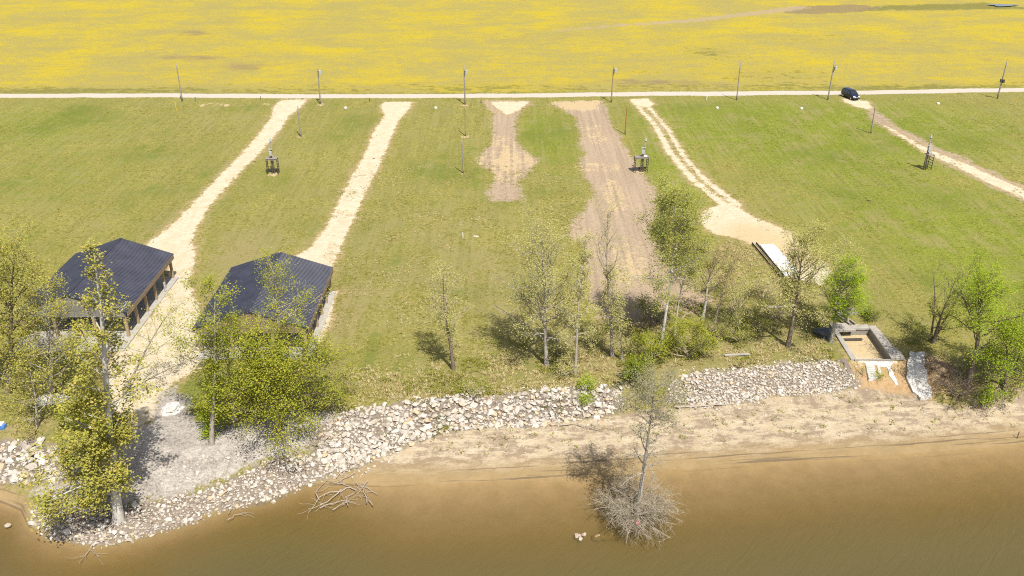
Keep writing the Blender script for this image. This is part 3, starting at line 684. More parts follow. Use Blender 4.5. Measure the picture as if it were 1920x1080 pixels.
b2 = barn(-37.15, -23.7, 88.5, 104.6, 3.6, 5.85, 'right open pole barn with charcoal metal roof and tan gable, behind the lush tree', M['clad_tan'], 1.0, 2)
# small white fitting on a post of the left barn
g = P(311, 548); o = MB().tube([(0,0,.2),(0,0,1.5)], [.13,.13], 8).build('standpipe', M['galv']); o.location = g
tag(o, 'short pale standpipe at the open side of the left barn', 'standpipe')

# ------------------------------------------------------------------ utility poles
def pole(base, top, label, r=.16, mat='pole', box=False, dark=False, group='wooden utility poles along the gravel road', cat='utility pole', name='utility_pole'):
    g = P(*base); tp = above(top[0], top[1], g[1]); d = tp-g; h = d[2]
    root = thing(name, g, label, cat, group)
    b = MB(); k = 8; t = np.linspace(0, 1, k)
    pts = d*t[:, None]; pts[0, 2] = -.3
    b.tube(pts, r*(1.12-.42*t), 8).build('shaft', M[mat], root, smooth=True)
    MB().tube([d*.985+np.array([0,0,.05]), d+np.array([0,0,.22])], [.05, .03], 6).build('insulator', M['platform'], root)
    if box:
        c = d*.83+np.array([.48, -.12, 0])
        t_ = MB().tube([c+np.array([0,0,-.55]), c+np.array([0,0,-.5]), c+np.array([0,0,.42]), c+np.array([0,0,.5])], [.17, .26, .26, .2], 12).build('transformer', M['galv'], root, smooth=False)
        for s in (-.12, .12): MB().tube([c+np.array([s,0,.5]), c+np.array([s,0,.78])], [.05, .035], 6).build('bushing', M['platform'], t_)
        MB().bar(d*.83+np.array([0,-.05,.15]), c+np.array([-.25,0,.15]), .1, .08).build('bracket', M['blackiron'], root)
        MB().tube([d*.86+np.array([.1,-.17,0]), d*.72+np.array([.12,-.17,0])], [.05,.05], 5).build('riser_conduit', M['blackiron'], root)
    if dark:
        c = d*.45
        for s in (-.35, .25): MB().box(c[0]+s-.22, c[0]+s+.22, c[1]-.4, c[1]-.1, c[2]-.5+abs(s), c[2]+.3+abs(s)).build('meter_box', M['blackiron'], root, bevel=.03)
    return root
pole((342,190), (330,118), 'bare grey utility pole at the road, leftmost of the road poles', .15)
pole((601,195), (595,123), 'utility pole with white transformer beside the left driveway mouth', .15, box=True)
pole((872,196), (870,122), 'utility pole with transformer between the right driveway and the hourglass turnaround', .16, box=True)
pole((1146,192), (1151,119), 'tan utility pole with transformer beside the wide dirt lane mouth', .15, 'pole_new', box=True)
pole((1381,188), (1389,115), 'slim bare utility pole at the road left of the parked car by some way', .14)
pole((1552,187), (1565,115), 'utility pole with transformer just left of the dark parked car', .16, box=True)
pole((1870,185), (1889,113), 'utility pole with dark boxes halfway up, far right by the road', .16, dark=True)
G2 = 'short wooden service poles in the grass'
pole((564,256), (558,200), 'short pole in the grass right of the left driveway mouth', .14, group=G2)
pole((873,255), (872,197), 'short pole standing directly in front of the middle transformer pole', .13, 'pole_new', group=G2)
pole((869,325), (866,262), 'short thin pole in the grass left of the hourglass turnaround, nearest the river', .12, group=G2)
pole((1172,252), (1176,197), 'short orange-footed pole in the grass right of the wide dirt lane', .12, 'pole_rust', group=G2)
pole((1633,250), (1642,195), 'short pale pole beside the narrow track below the parked car', .14, group=G2)

def meter_stand(base, top, label, rz, plats, one_side=False):
    g = P(*base); tp = above(top[0], top[1], g[1]); d = tp-g
    r = thing('meter_stand', g, label, 'meter stand', 'raised electric meter stands on the lots')
    for s in (-.2, .2):
        MB().tube([np.array([s, 0, -.2]), np.array([s*.6, 0, 3.0]), d*.6*np.array([1,1,0])+np.array([s*.3, 0, 4.3 if s < 0 else 3.6])], [.15, .14, .12], 8).build('pole', M['pole'], r, smooth=True)
    MB().tube([np.array([0, .1, 2.5]), d*.7+np.array([0,.1,0]), d], [.13, .12, .10], 8).build('mast', M['pole'], r, smooth=True)
    MB().tube([d*.97, d+np.array([0,0,.35])], [.22, .10], 8).build('weatherhead', M['galv'], r)
    MB().box(-.24, .24, -.42, -.18, 3.45, 4.25).build('meter_box', M['galv'], r, bevel=.03)
    MB().box(-.38, .38, -.3, -.12, 4.55, 4.68).build('crossbar', M['galv'], r)
    c, s_ = math.cos(rz), math.sin(rz)
    def w(x, y, z): return (x*c-y*s_, x*s_+y*c, z)
    xa, xb = plats
    n = 5
    for i in range(n):
        y = -.5+i*.25; MB().bar(w(xa-.08, y, 2.9+.004*(i % 2)), w(xb+.08, y, 2.9+.004*(i % 2)), .22, .07).build('deck_board', M['platform'], r)
    for x in ([xb] if one_side else [xa, xb]):
        f = MB()
        for y in (-.55, .55): f.bar(w(x, y, -.2), w(x, y, 2.86), .10)
        f.build('leg', M['blackiron'], r)
        for z in np.arange(.35, 2.8, .48): MB().bar(w(x, -.55, z), w(x, .55, z), .06, .09).build('rung', M['blackiron'], r)
    if not one_side:
        MB().bar(w(xa, .5, .55), w(xb, .5, .55), .08, .35).build('brace', M['blackiron'], r)
        MB().bar(w(xa, -.5, 2.72), w(xb, -.5, 2.72), .08, .2).build('brace', M['platform'], r)
    return r, w, g
meter_stand((513,325), (507,263), 'meter stand with square timber frame in grass between the two long driveways', .06, (-.95, .95))
r_, w_, g_ = meter_stand((1203,322), (1211,262), 'meter stand with wide deck and white box beside the bare dirt lane', .12, (-1.35, .95))
MB().box(.15, .75, -.35, .1, 2.96, 3.15).build('white_box', M['whitepaint'], r_, bevel=.02)
meter_stand((1733,318), (1746,256), 'leaning meter stand with a ladder beside the far right track', .25, (-.1, 1.0), True)

# small markers by the road
def post_thing(name, px, h, rad, mat, label, cat, group=None, cap=None):
    g = P(*px); b = MB().tube([(0,0,-.1),(0,0,h*.96),(0,0,h)], [rad, rad, rad*.6], 6)
    o = b.build(name, M[mat]); o.location = g; tag(o, label, cat, group); return o
post_thing('marker_post', (331,207), 2.0, .07, 'yellow', 'thin yellow marker post in the grass below the leftmost road pole', 'marker post', 'yellow marker posts')
post_thing('marker_post', (1903,198), 2.0, .07, 'yellow', 'thin yellow marker post near the far right road pole', 'marker post', 'yellow marker posts')
post_thing('cable_pedestal', (367,191), 1.1, .14, 'bluegrey', 'blue-grey cable pedestal right of the leftmost road pole', 'pedestal')
post_thing('stub_post', (489,187), .9, .06, 'blackiron', 'thin dark stub post at the road left of the first driveway mouth', 'post')
post_thing('stub_post', (693,190), .7, .10, 'blackiron', 'small dark stub post at the road left of the second driveway mouth', 'post')
post_thing('stub_post', (902,193), .6, .10, 'blackiron', 'small dark stub post at the corner of the hourglass turnaround', 'post')
post_thing('stub_post', (1325,187), 1.1, .08, 'whitepaint', 'small pale post at the road near the slim bare pole', 'post')
post_thing('stub_post', (1907,822), .9, .045, 'blackiron', 'thin dark stake standing in the wet sand near the right edge', 'post')
post_thing('white_post', (868,445), .8, .06, 'whitepaint', 'short white post alone in the middle lawn', 'post')
for px, lb in (((648,203),'white cap in the grass right of the transformer pole by the left driveway mouth'), ((817,203),'white cap in the grass between right driveway mouth and middle pole'), ((1345,203),'white cap in the grass left of the slim bare road pole'), ((1503,204),'white cap in the grass left of the parked car'), ((1759,195),'greyish white cap in the grass right of the parked car')):
    g = P(*px); o = MB().tube([(0,0,-.05),(0,0,.22),(0,0,.3),(0,0,.36)], [.3,.32,.24,.05], 10).build('pipe_cap', M['whitepaint']); o.location = g
    tag(o, lb, 'pipe cap', 'white caps in the grass')
o = link('flat_stone', STONES[3]); o.location = P(893,443); o.scale = (1.1,.8,.5); tag(o, 'single tan stone lying in the middle lawn beside the white post', 'stone')
for px, lb, mt, sc in (((1628,377),'dark clump of debris in the right lawn','dirt',1.0), ((700,298),'dark clod at the edge of the right driveway','dirt',.7), ((420,303),'dark clod on the left edge of the left driveway','dirt',.7), ((477,303),'dark clod on the right edge of the left driveway','dirt',.7)):
    me = STONES[5].copy(); me.materials.clear(); o = link('clod', me, M[mt]); o.location = P(*px); o.scale = (sc, sc*.8, sc*.9); tag(o, lb, 'clod')

# ------------------------------------------------------------------ parked car
def car():
    g = P(1594, 184); hd = math.atan2(-.96, .27)
    r = thing('parked_car', (g[0], g[1], g[2]), 'dark navy minivan parked at the road end of the far right track', 'car', rz=hd)
    # side profile: x along, z up; half widths at sill, belt and roof
    st = [(-2.32,.50,1.02,1.25,.84),(-2.28,.36,1.08,1.72,.93),(-2.0,.30,1.08,1.80,.94),(-1.0,.27,1.10,1.80,.94),(.0,.27,1.09,1.78,.94),(.55,.27,1.08,1.70,.94),(1.15,.27,1.06,1.12,.94),(1.55,.27,1.00,1.03,.93),(2.05,.30,.90,.92,.90),(2.32,.42,.72,.74,.78)]
    V = []; n = 10
    for x, z0, zb, zr, w in st:
        up = zr-zb > .2; wr = w*.78 if up else w*.86
        half = [(w*.86, z0), (w, z0+.18), (w, zb-.12), (w*.975, zb), (wr, zr-.07 if up else zr-.01), (wr*.72, zr)]
        V += [(x, y, z) for y, z in half]+[(x, -y, z) for y, z in reversed(half)]
    k = 12; F = []
    for i in range(len(st)-1):
        for j in range(k): F.append((i*k+j, i*k+(j+1) % k, (i+1)*k+(j+1) % k, (i+1)*k+j))
    F += [tuple(range(k-1, -1, -1)), tuple(range((len(st)-1)*k, len(st)*k))]
    b = MB().add(V, F); body = b.build('body', M['carpaint'], r, smooth=True)
    m = body.modifiers.new('round', 'SUBSURF'); m.levels = 1; m.render_levels = 2
    r.scale = (1.06, 1.06, 1.14)
    def quad(name, pts, mat, par=r): return MB().add([Vector(p) for p in pts]+[Vector(p)-Vector((0,0,.03)) for p in pts], [(0,1,2,3),(4,7,6,5),(0,4,5,1),(1,5,6,2),(2,6,7,3),(3,7,4,0)]).build(name, M[mat], par)
    quad('windshield', [(.62,.68,1.69),(.62,-.68,1.69),(1.18,-.80,1.15),(1.18,.80,1.15)], 'glass')
    quad('rear_window', [(-2.24,.62,1.58),(-2.24,-.62,1.58),(-2.31,-.70,1.12),(-2.31,.70,1.12)], 'glass')
    for s in (1, -1):
        for xa, xb, ta, tb in ((-2.05,-1.05,1.64,1.70),(-.98,.02,1.70,1.68),(.09,.85,1.67,1.36)):
            quad('side_window', [(xa, s*.93, 1.14),(xb, s*.93, 1.14),(xb, s*(.765+.1*(tb < 1.5)), tb),(xa, s*.765, ta)], 'glass')
        quad('headlight', [(2.06, s*.84, .90),(2.06, s*.42, .94),(2.33, s*.40, .70),(2.22, s*.80, .66)], 'lamp')
        MB().box(.75, .95, s*1.02-.1, s*1.02+.1, 1.1, 1.24).build('mirror', M['carpaint'], r, bevel=.03)
        quad('tail_light', [(-2.27, s*.86, 1.35),(-2.27, s*.70, 1.38),(-2.34, s*.70, .95),(-2.32, s*.86, .95)], 'pink')
        for x in (1.42, -1.40):
            wheel = MB().tube([(x, s*.74, .34),(x, s*.76, .34),(x, s*.93, .34),(x, s*.955, .34)], [.29,.34,.34,.29], 18).build('wheel', M['tyre'], r)
            MB().tube([(x, s*.93, .34),(x, s*.965, .34)], [.22,.20], 14).build('rim', M['rim'], wheel)
    MB().box(2.28, 2.36, -.42, .42, .66, .78).build('grille', M['chrome'], r, bevel=.02)
    MB().box(2.2, 2.40, -.76, .76, .36, .56).build('bumper', M['carpaint'], r, bevel=.06)
car()

# ------------------------------------------------------------------ block foundation, steps, concrete runs
x0, x1, y0, y1 = PIT
f = thing('block_foundation', ((x0+x1)/2, (y0+y1)/2, -.7), 'open concrete block foundation holding a sand floor above the bank', 'foundation')
fx, fy = f.location.x, f.location.y
def blockwall(xa, xb, ya, yb, za, zb, name='wall', mat='block'):
    b = MB(); rows_ = max(1, round((zb-za)/.21)); along_x = (xb-xa) > (yb-ya); L = (xb-xa) if along_x else (yb-ya); n = max(1, round(L/.42)); rr = random.Random(int(xa*10+ya*7))
    for j in range(rows_):
        z = za+(zb-za)*j/rows_; zt = za+(zb-za)*(j+1)/rows_-.012
        for i in range(n+1):
            o = (.5 if j % 2 else 0); a = max(0, (i-o)*L/n); c = min(L, (i-o+1)*L/n-.012)
            if c-a < .05: continue
            e = rr.uniform(-.012, .012)
            if along_x: b.box(xa+a-fx, xa+c-fx, ya+e-fy, yb+e-fy, z+.7, zt+.7)
            else: b.box(xa+e-fx, xb+e-fx, ya+a-fy, ya+c-fy, z+.7, zt+.7)
    return tag(b.build(name, M[mat], f), kind='stuff')
blockwall(x1-.25, x1, y0+.1, y1-.6, -.9, .22)
blockwall(x0-.1, x1-.27, y0-.18, y0+.12, -1.1, .02)
blockwall(x0-.25, x0+.0, y0+.15, y1-.9, -.9, .02)
blockwall(x0+1.9, x1-.27, y1-.75, y1-.5, -.9, .22)
def capslab(pts, z, th, name, mat, seed=0):
    rg = random.Random(seed); n = len(pts); V = []
    for k, dz in enumerate((0, -th)): V += [(p[0]-fx, p[1]-fy, z+.7+dz+rg.uniform(-.02, .02)) for p in pts]
    F = [tuple(range(n)), tuple(range(2*n-1, n-1, -1))]+[(i, i+n, (i+1) % n+n, (i+1) % n) for i in range(n)]
    return MB().add(V, F).build(name, M[mat], f, bevel=.03)
capslab([(x1-.28,y0-.05),(x1+1.3,y0-.1),(x1+1.35,y0+1.1),(x1+.95,y0+2.4),(x1+.85,y0+5.2),(x1+.65,y1-.2),(x1-.28,y1-.2)], .31, .35, 'concrete_cap', 'slab', 3)
capslab([(x0+1.9,y1-.85),(x1-.3,y1-.85),(x1-.3,y1+.1),(x0+1.9,y1-.05)], .30, .3, 'concrete_cap', 'slab', 4)
capslab([(x0-.55,y0+.0),(x0+.1,y0+.05),(x0+.12,y1-1.0),(x0-.45,y1-.9)], .10, .3, 'concrete_cap', 'slab', 5)
capslab([(x0-.5,y1-1.5),(x0+2.2,y1-1.4),(x0+1.5,y1+.3),(x0-.6,y1+.3)], .38, .3, 'entry_slab', 'slab', 6)
for i in range(2): MB().bar((x0+1.9+i*.7-fx, y1+.0-fy, 1.05), (x0+1.1+i*.7-fx, y1+2.2-fy, 1.05), .22, .3).build('curb', M['block'], f)
for i in range(2): MB().bar((x0+.2-fx, y1-2.0-i*.25-fy, .12+i*.02), (x0+2.9-fx, y1-1.9-i*.3-fy, .12+i*.02), .14, .06).build('board', M['blackiron'], f)
# steps and poured concrete down the bank
def sheet(name, left, right, th, mat, label, cat, rough=.06, seed=0, n=40, m=9, group=None, rim=False):
    L = np.array([P(*p) for p in left]); R = np.array([P(*p) for p in right])
    def res(A, k):
        s = np.r_[0, np.cumsum(np.linalg.norm(np.diff(A, axis=0), axis=1))]; t = np.linspace(0, s[-1], k); return np.stack([np.interp(t, s, A[:, j]) for j in range(3)], 1)
    L = res(L, n); R = res(R, n); u = np.linspace(0, 1, m)
    XY = L[:, None, :2]*(1-u)[None, :, None]+R[:, None, :2]*u[None, :, None]
    XY += (np.stack([fbm(XY[..., 0]*1.3, XY[..., 1]*1.3, seed+3), fbm(XY[..., 0]*1.3+9, XY[..., 1]*1.3, seed+5)], -1)-.5)*.5
    z = height(XY[..., 0], XY[..., 1])+th+(fbm(XY[..., 0]*1.8, XY[..., 1]*1.8, seed)-.5)*rough*4
    if rim: z[:, 0] += .12; z[:, -1] += .08; z[:, m//3] -= .12
    top = np.concatenate([XY, z[..., None]], -1); bot = top.copy(); bot[..., 2] = height(XY[..., 0], XY[..., 1])-.15
    V = np.concatenate([top.reshape(-1, 3), bot.reshape(-1, 3)]); q = (np.arange(n-1)[:, None]*m+np.arange(m-1)[None]).ravel(); N = n*m
    Q = [np.stack([q, q+1, q+m+1, q+m], 1)]
    e = np.arange(n-1)*m; Q += [np.stack([e, e+m, e+m+N, e+N], 1), np.stack([e+m-1, e+N+m-1, e+N+2*m-1, e+2*m-1], 1)]
    e = np.arange(m-1); Q += [np.stack([e, e+N, e+N+1, e+1], 1), np.stack([e+(n-1)*m, e+1+(n-1)*m, e+1+(n-1)*m+N, e+(n-1)*m+N], 1)]
    o = P(*left[0]); return tag(link(name, mesh_np(name, V-o, np.concatenate(Q)), M[mat], None, o), label, cat, group)
sheet('concrete_chute', [(1706,663),(1701,690),(1700,712),(1712,738),(1728,752)], [(1731,663),(1733,690),(1738,712),(1744,732),(1746,748)], .22, 'white_conc', 'rough white concrete chute running down the bank right of the foundation', 'concrete chute', .05, 5, rim=True)
sheet('concrete_apron', [(1618,679),(1626,686)], [(1678,679),(1672,687)], .1, 'white_conc', 'white concrete apron poured along the foot of the foundation wall', 'concrete apron', .03, 8, 8, 16)
G3 = 'concrete spills running down below the foundation'
sheet('concrete_spill', [(1644,688),(1648,703)], [(1651,688),(1653,703)], .1, 'white_conc', 'short white concrete spill in the middle of the bank below the foundation', 'concrete spill', .03, 9, 12, 4, G3)
sheet('concrete_spill', [(1661,687),(1667,705),(1677,720)], [(1670,687),(1676,708),(1683,721)], .1, 'white_conc', 'long white concrete spill at the right below the foundation', 'concrete spill', .03, 10, 16, 4, G3)
a = P(1630, 686); c = P(1636, 711)
st = thing('bank_steps', a, 'narrow white concrete steps down the bank below the foundation', 'steps')
for i in range(6):
    p = a+(c-a)*(i+.5)/6-a; MB().box(p[0]-.5, p[0]+.5, p[1]-.22, p[1]+.3, hz(p[0]+a[0], p[1]+a[1])-a[2]-.3, p[2]+.22).build('step', M['white_conc'], st, bevel=.02)
sheet('erosion_fabric', [(1566,674),(1578,682),(1588,698)], [(1585,672),(1596,690),(1602,702)], .12, 'fabric', 'strip of grey erosion fabric folded over the bank left of the steps', 'fabric strip', .06, 11, 14, 6)
# pale slab with form boards on the sand pad
sp = [flat(*p) for p in ((1424.5,461),(1450,459.5),(1468,478),(1495,512),(1470,519.5))]
o0 = sp[0]; n = len(sp); V = [(p[0]-o0[0], p[1]-o0[1], .22) for p in sp]+[(p[0]-o0[0], p[1]-o0[1], -.3) for p in sp]
r = thing('concrete_slab', (o0[0], o0[1], o0[2]), 'bright white fresh concrete slab on the sand pad among the trees', 'slab')
MB().add(V, [tuple(range(n-1, -1, -1)), tuple(range(n, 2*n))]+[(i, (i+1) % n, (i+1) % n+n, i+n) for i in range(n)]).build('slab', M['white_slab'], r)
va = Vector(V[0]); vb = Vector(V[4]); nn = (vb-va).cross(Vector((0,0,1))).normalized()
s_ = 1 if nn.x < 0 else -1
for i, (off, w) in enumerate(((.12, .1), (.75, .12))):
    e = nn*s_*off; MB().bar(va+e+Vector((-.3,.6,.02)), vb+e+Vector((.1,-.2,.02)), .07, .28).build('form_board', M['blackiron'], r)
g = P(1502, 466); o = MB().tube([(0,0,-.2),(.35,.1,1.9)], [.07,.07], 6).build('white_pipe', M['whitepaint']); o.location = g; tag(o, 'leaning white pipe standing at the edge of the sand pad', 'pipe')
for px, lb, ln in (((1382,668),'pale board lying in scrub below the sand pad',3.0), ((1466,578),'long pale plank lying in shade behind the leaning dark tree',3.6)):
    g = P(*px); o = MB().bar((-ln/2,0,.15),(ln/2,.2,.2), .35, .1).build('plank', M['slab']); o.location = g; tag(o, lb, 'plank')
o = MB().box(-1.3,1.3,-.8,.8,-.1,.25).build('grey_slab', M['slab'], bevel=.04); o.location = P(1586,585); tag(o, 'small grey concrete slab in the grass behind the foundation', 'slab')
def lump(name, px, size, mat, label, cat, seed):
    bm = bmesh.new(); bmesh.ops.create_icosphere(bm, subdivisions=4, radius=1); rg = random.Random(seed)
    from mathutils import noise as nz
    for v in bm.verts:
        k = 1+.35*nz.noise(v.co*1.6+Vector((seed,0,0)))+.2*nz.noise(v.co*4+Vector((0,seed,0))); v.co = Vector((v.co.x*size[0]*k, v.co.y*size[1]*k, max(v.co.z, -.25)*size[2]*k))
    me = bpy.data.meshes.new(name); bm.to_mesh(me); bm.free(); o = link(name, me, M[mat]); o.location = P(*px); return tag(o, label, cat)
lump('tarp_heap', (1546,628), (1.3,1.0,.8), 'tarp', 'dark crumpled tarp heap beside the bright green tree trunk', 'tarp', 3)
lump('soil_heap', (1764,690), (1.4,1.5,.6), 'dirt', 'crumbling brown soil heap right of the concrete chute', 'soil heap', 7)
lump('rubble_heap', (98,750), (1.7,1.0,.55), 'white_conc', 'pale concrete rubble heap under the trees at left', 'rubble', 9)
lump('rubble_heap', (322,768), (1.1,1.1,.6), 'white_conc', 'pale concrete lump at the top of the grey gravel pad', 'rubble', 12)
# blue tub at the left edge
g = P(0, 803); t = thing('blue_tub', g, 'blue plastic tub with white lid in the grass at the left edge', 'tub')
MB().box(-.62,.62,-.32,.32,0,.5).build('tub', M['blue'], t, bevel=.06)
MB().box(-.66,.45,-.36,.36,.51,.62).build('lid', M['whitepaint'], t, bevel=.04)

# rocks in the shallows
rr = thing('rock_cluster', P(1086,1016), 'three pale rocks breaking the water left of the bare bush', 'rocks')
for dx, dy, s in ((-.25,.15,.75), (.42,.35,.62), (.12,-.3,.66), (.0,.1,.5)):
    me = STONES[4].copy(); me.materials.clear(); o = link('rock', me, M['rock'], rr, (dx, dy, ZW-rr.location.z+.08)); o.scale = (s, s, s*1.2); o.rotation_euler = (.2, .3, dx*7)
rr = thing('sunken_rock', P(1125,1013), 'dark rock just under the water beside the bare bush', 'rock')
for dx, dy, s in ((-.3,0,1.0), (.35,.1,.9)):
    me = STONES[6].copy(); me.materials.clear(); o = link('rock', me, M['dirt'], rr, (dx, dy, ZW-rr.location.z-.22)); o.scale = (s, s, s*.9)
o = link('loose_rock', STONES[8].copy()); o.data.materials.clear(); o.data.materials.append(M['rock']); o.location = P(16,990); o.location.z = ZW; o.scale = (.8,.6,.5); tag(o, 'single flat rock in the shallow cove at bottom left', 'rock')

# ------------------------------------------------------------------ driftwood
def snag(px, label, arms, seed, name='fallen_branch', zlift=.0):
    rg = np.random.default_rng(seed); g = P(*px); g[2] = max(g[2], ZW); r = thing(name, g, label, 'driftwood')
    for i, (pts, rad) in enumerate(arms):
        W = np.array([P(*p)+np.array([0, 0, zlift]) for p in pts]); W[:, 2] = np.maximum(W[:, 2], ZW)+rg.uniform(.05, .35, len(W)); tb = TB()
        k = 9; s = np.linspace(0, 1, len(W)); t = np.linspace(0, 1, k); A = np.stack([np.interp(t, s, W[:, j]) for j in range(3)], 1)+rg.normal(0, .05, (k, 3))
        R = rad*.72*np.linspace(1, .3, k); tb.tube(A, R, 6)
        for j in range(4):
            q = rg.integers(2, k); d = unit(A[-1]-A[0])+rg.normal(0, .6, 3)*np.array([1, 1, .45]); c = curve(A[q], d, rg.uniform(.7, 1.8), 5, .1, rg, .25)
            c[:, 2] = np.maximum(c[:, 2], np.maximum(height(c[:, 0], c[:, 1]), ZW)+.02)
            tb.tube(c, np.linspace(R[q]*.6, .012, 5), 4)
        tb.build('branch', BARK['dead'], r, g)
    return r
snag((640,930), 'tangle of bleached dead branches lying on the sand at the waterline', [
    ([(660,915),(640,925),(620,930),(600,940),(578,970)], .10), ([(600,945),(590,930),(610,905),(625,895)], .07), ([(640,925),(615,950),(580,965)], .09),
    ([(670,925),(650,910),(630,908),(610,905)], .08), ([(665,890),(640,905),(620,915)], .06), ([(690,950),(685,935),(680,920),(665,905)], .08),
    ([(700,955),(690,940),(682,925)], .07), ([(705,930),(690,918),(670,915)], .06), ([(655,955),(648,940),(665,930),(672,925)], .07), ([(600,960),(625,948),(660,945),(640,950)], .07),
    ([(690,905),(683,915),(670,930),(680,940)], .06), ([(625,965),(650,950),(655,935)], .06), ([(630,900),(645,885),(680,878)], .07)], 3)
snag((180,1030), 'bleached forked branch at the water edge of the stony point', [([(172,1022),(180,1018),(200,1018),(212,1022)], .06), ([(176,1022),(170,1035),(186,1052)], .05), ([(172,1030),(160,1048),(154,1054)], .05)], 4)
snag((440,970), 'small pale branch standing in the shallows off the stony point', [([(428,985),(445,972),(468,966)], .05), ([(430,970),(436,955)], .05)], 5)
snag((350,945), 'dark stick lying across the pale stones of the point', [([(330,935),(350,948),(375,962)], .07), ([(240,975),(270,972),(285,960)], .06)], 6)
snag((1090,800), 'pale drift log lying on the sand below the middle riprap', [([(1050,800),(1080,798),(1100,803),(1125,808)], .10), ([(1110,805),(1122,792)], .05)], 7)
snag((1300,765), 'long grey drift log lying at the foot of the fine stone bank', [([(1262,766),(1290,765),(1330,763),(1362,762)], .22)], 9)
snag((1238,775), 'short pale branch lying on the tan sand behind the water tree', [([(1222,800),(1240,797),(1252,794)], .07)], 10)
snag((1890,750), 'long pale stick lying on the sand near the right edge', [([(1858,744),(1880,742),(1908,748)], .08)], 8)
g = P(1190, 985); o = MB().tube([(0,0,0),(.05,.1,.25),(.2,0,.3)], [.16,.2,.1], 8).build('pink_float', M['pink'], smooth=True); o.location = (g[0]+.0, g[1]-1.2, ZW+.75); tag(o, 'small pink float caught in the bare bush round the water tree', 'float')

# ------------------------------------------------------------------ the trees
# left group
tree('tall pale-barked sycamore on the stony point, lush low crown and sparse top', (222,975), (172,478), .42, [
    (.10,.30,16,4.6,25,9000,(-.75,-.15),-.2,6,4,.34), (.26,.46,12,4.2,30,4200,(-.45,.1),.1,5,3,.32), (.42,.72,13,4.8,38,2700,(.05,0),.5,5,3,.26), (.70,.98,10,3.0,48,1100,(0,0),.6,4,3,.22)], 'white', 'sycamore', 1, sides=9, leafsize=.30, warm=.28)
tree('dense yellow-green tree at the left edge, farthest left', (-40,740), (-25,480), .30, [(.22,.98,26,5.2,30,6669,(0,0),.3,6,4,.42)], 'brown', 'sycamore', 2, leafsize=0.23, warm=.2)
tree('dense yellow-green tree near the left edge with a dark leaning trunk', (14,738), (38,470), .30, [(.25,.98,26,5.0,32,7371,(.1,0),.3,6,4,.42)], 'brown', 'sycamore', 3, leafsize=0.23, warm=.2)
tree('bushy yellow-green tree in front of the left barn gable', (95,745), (95,545), .24, [(.15,.97,24,4.8,25,6318,(.1,0),.25,6,4,.4)], 'grey', 'sycamore', 4, leafsize=0.221, warm=.25)
tree('low leafy tree over the rubble heap at left', (70,800), (60,690), .16, [(.15,.97,15,3.0,25,2246,(-.1,0),.2,5,3,.35)], 'grey', 'sycamore', 5, leafsize=0.221, warm=.3)
tree('slim sparse tree leaning over the left driveway between the barns', (232,735), (325,575), .15, [(.25,.98,15,3.2,30,810,(.2,0),.4,5,3,.28)], 'grey', 'sycamore', 6, leafsize=0.213, warm=.2)
tree('vine-wrapped tree at the edge of the grey gravel pad', (396,832), (408,545), .24, [(.15,.55,12,1.1,30,2189,(0,0),.2,4,3,.3), (.45,.98,18,3.8,35,3537,(-.2,0),.4,5,3,.34)], 'grey', 'lush', 7, leafsize=0.221)
tree('broken-topped tree with bare white snags in front of the right barn', (528,765), (522,505), .26, [(.45,.97,18,3.6,35,2073,(.1,0),.4,5,3,.34), (.62,.8,4,5.0,12,712,(.9,.1),.2,5,3,.35), (.86,1.,4,2.8,60,0,(0,0),.5,2,1,.2)], 'dead', 'lush', 8, leafsize=0.205, twigbark='twig')
tree('lush yellow-green tree in front of the right barn, largest crown of the left group', (520,810), (512,650), .34, [(.18,.55,22,5.4,18,9720,(.05,-.1),.1,6,4,.46), (.5,.98,20,4.4,26,9315,(0,0),.25,6,4,.48)], 'brown', 'lush', 9, leafsize=0.221, warm=.25)
tree('lower lush tree at the right side of the left group beside the lawn', (590,765), (600,650), .2, [(.15,.98,20,3.4,22,5184,(.1,0),.2,6,4,.42)], 'brown', 'lush', 10, leafsize=0.213)
tree('lush tree at the left side of the big crown near the gravel pad', (440,790), (432,622), .2, [(.2,.98,20,3.6,25,5896,(-.1,0),.2,6,4,.42)], 'grey', 'lush', 11, leafsize=0.213)
# middle
tree('small sparse tree with a rusty vine-covered trunk in the middle lawn', (850,692), (832,512), .22, [(.25,.6,10,1.0,30,1001,(0,0),.2,4,3,.22), (.35,.98,20,3.1,45,1644,(-.1,0),.5,5,4,.24)], 'brown', 'pale', 12, leafsize=.19, twigbark='twig')
tree('broad pale-leaved tree with a straight trunk in the middle of the bank', (1025,685), (1010,445), .25, [(.18,.5,18,5.6,22,3080,(-.1,0),.3,6,4,.4), (.42,.98,28,5.4,34,4730,(-.1,0),.4,6,4,.4)], 'grey', 'pale', 13, leafsize=.21)
tree('thin pale-leaved tree just right of the broad one', (1078,700), (1097,452), .18, [(.25,.98,24,2.5,40,2860,(0,0),.5,5,3,.26)], 'grey', 'pale', 14, leafsize=.20)
tree('tall nearly bare tree with upswept fine branches before the dirt lane', (1148,668), (1140,402), .2, [(.2,.6,16,2.5,35,2145,(0,0),.4,5,3,.26), (.55,.98,18,4.0,52,858,(0,0),.6,5,4,.22)], 'grey', 'pale', 15, leafsize=.19, twigbark='twig')
tree('slender young tree close beside the tall nearly bare one', (1166,675), (1164,562), .12, [(.2,.98,14,1.5,40,1144,(0,0),.5,4,3,.24)], 'grey', 'pale', 16, leafsize=.19)
tree('tall dark-green leafy tree with a leaning white trunk at the centre right', (1240,652), (1268,382), .2, [(.42,.98,30,5.0,30,13300,(0,0),.35,6,4,.42)], 'white', 'green', 17, leafsize=.23, wob=.4)
tree('second white-trunked tree behind the leafy dark-green one', (1264,630), (1285,470), .16, [(.5,.98,14,2.6,38,2310,(.1,0),.4,5,3,.3)], 'white', 'green', 18, leafsize=.21)
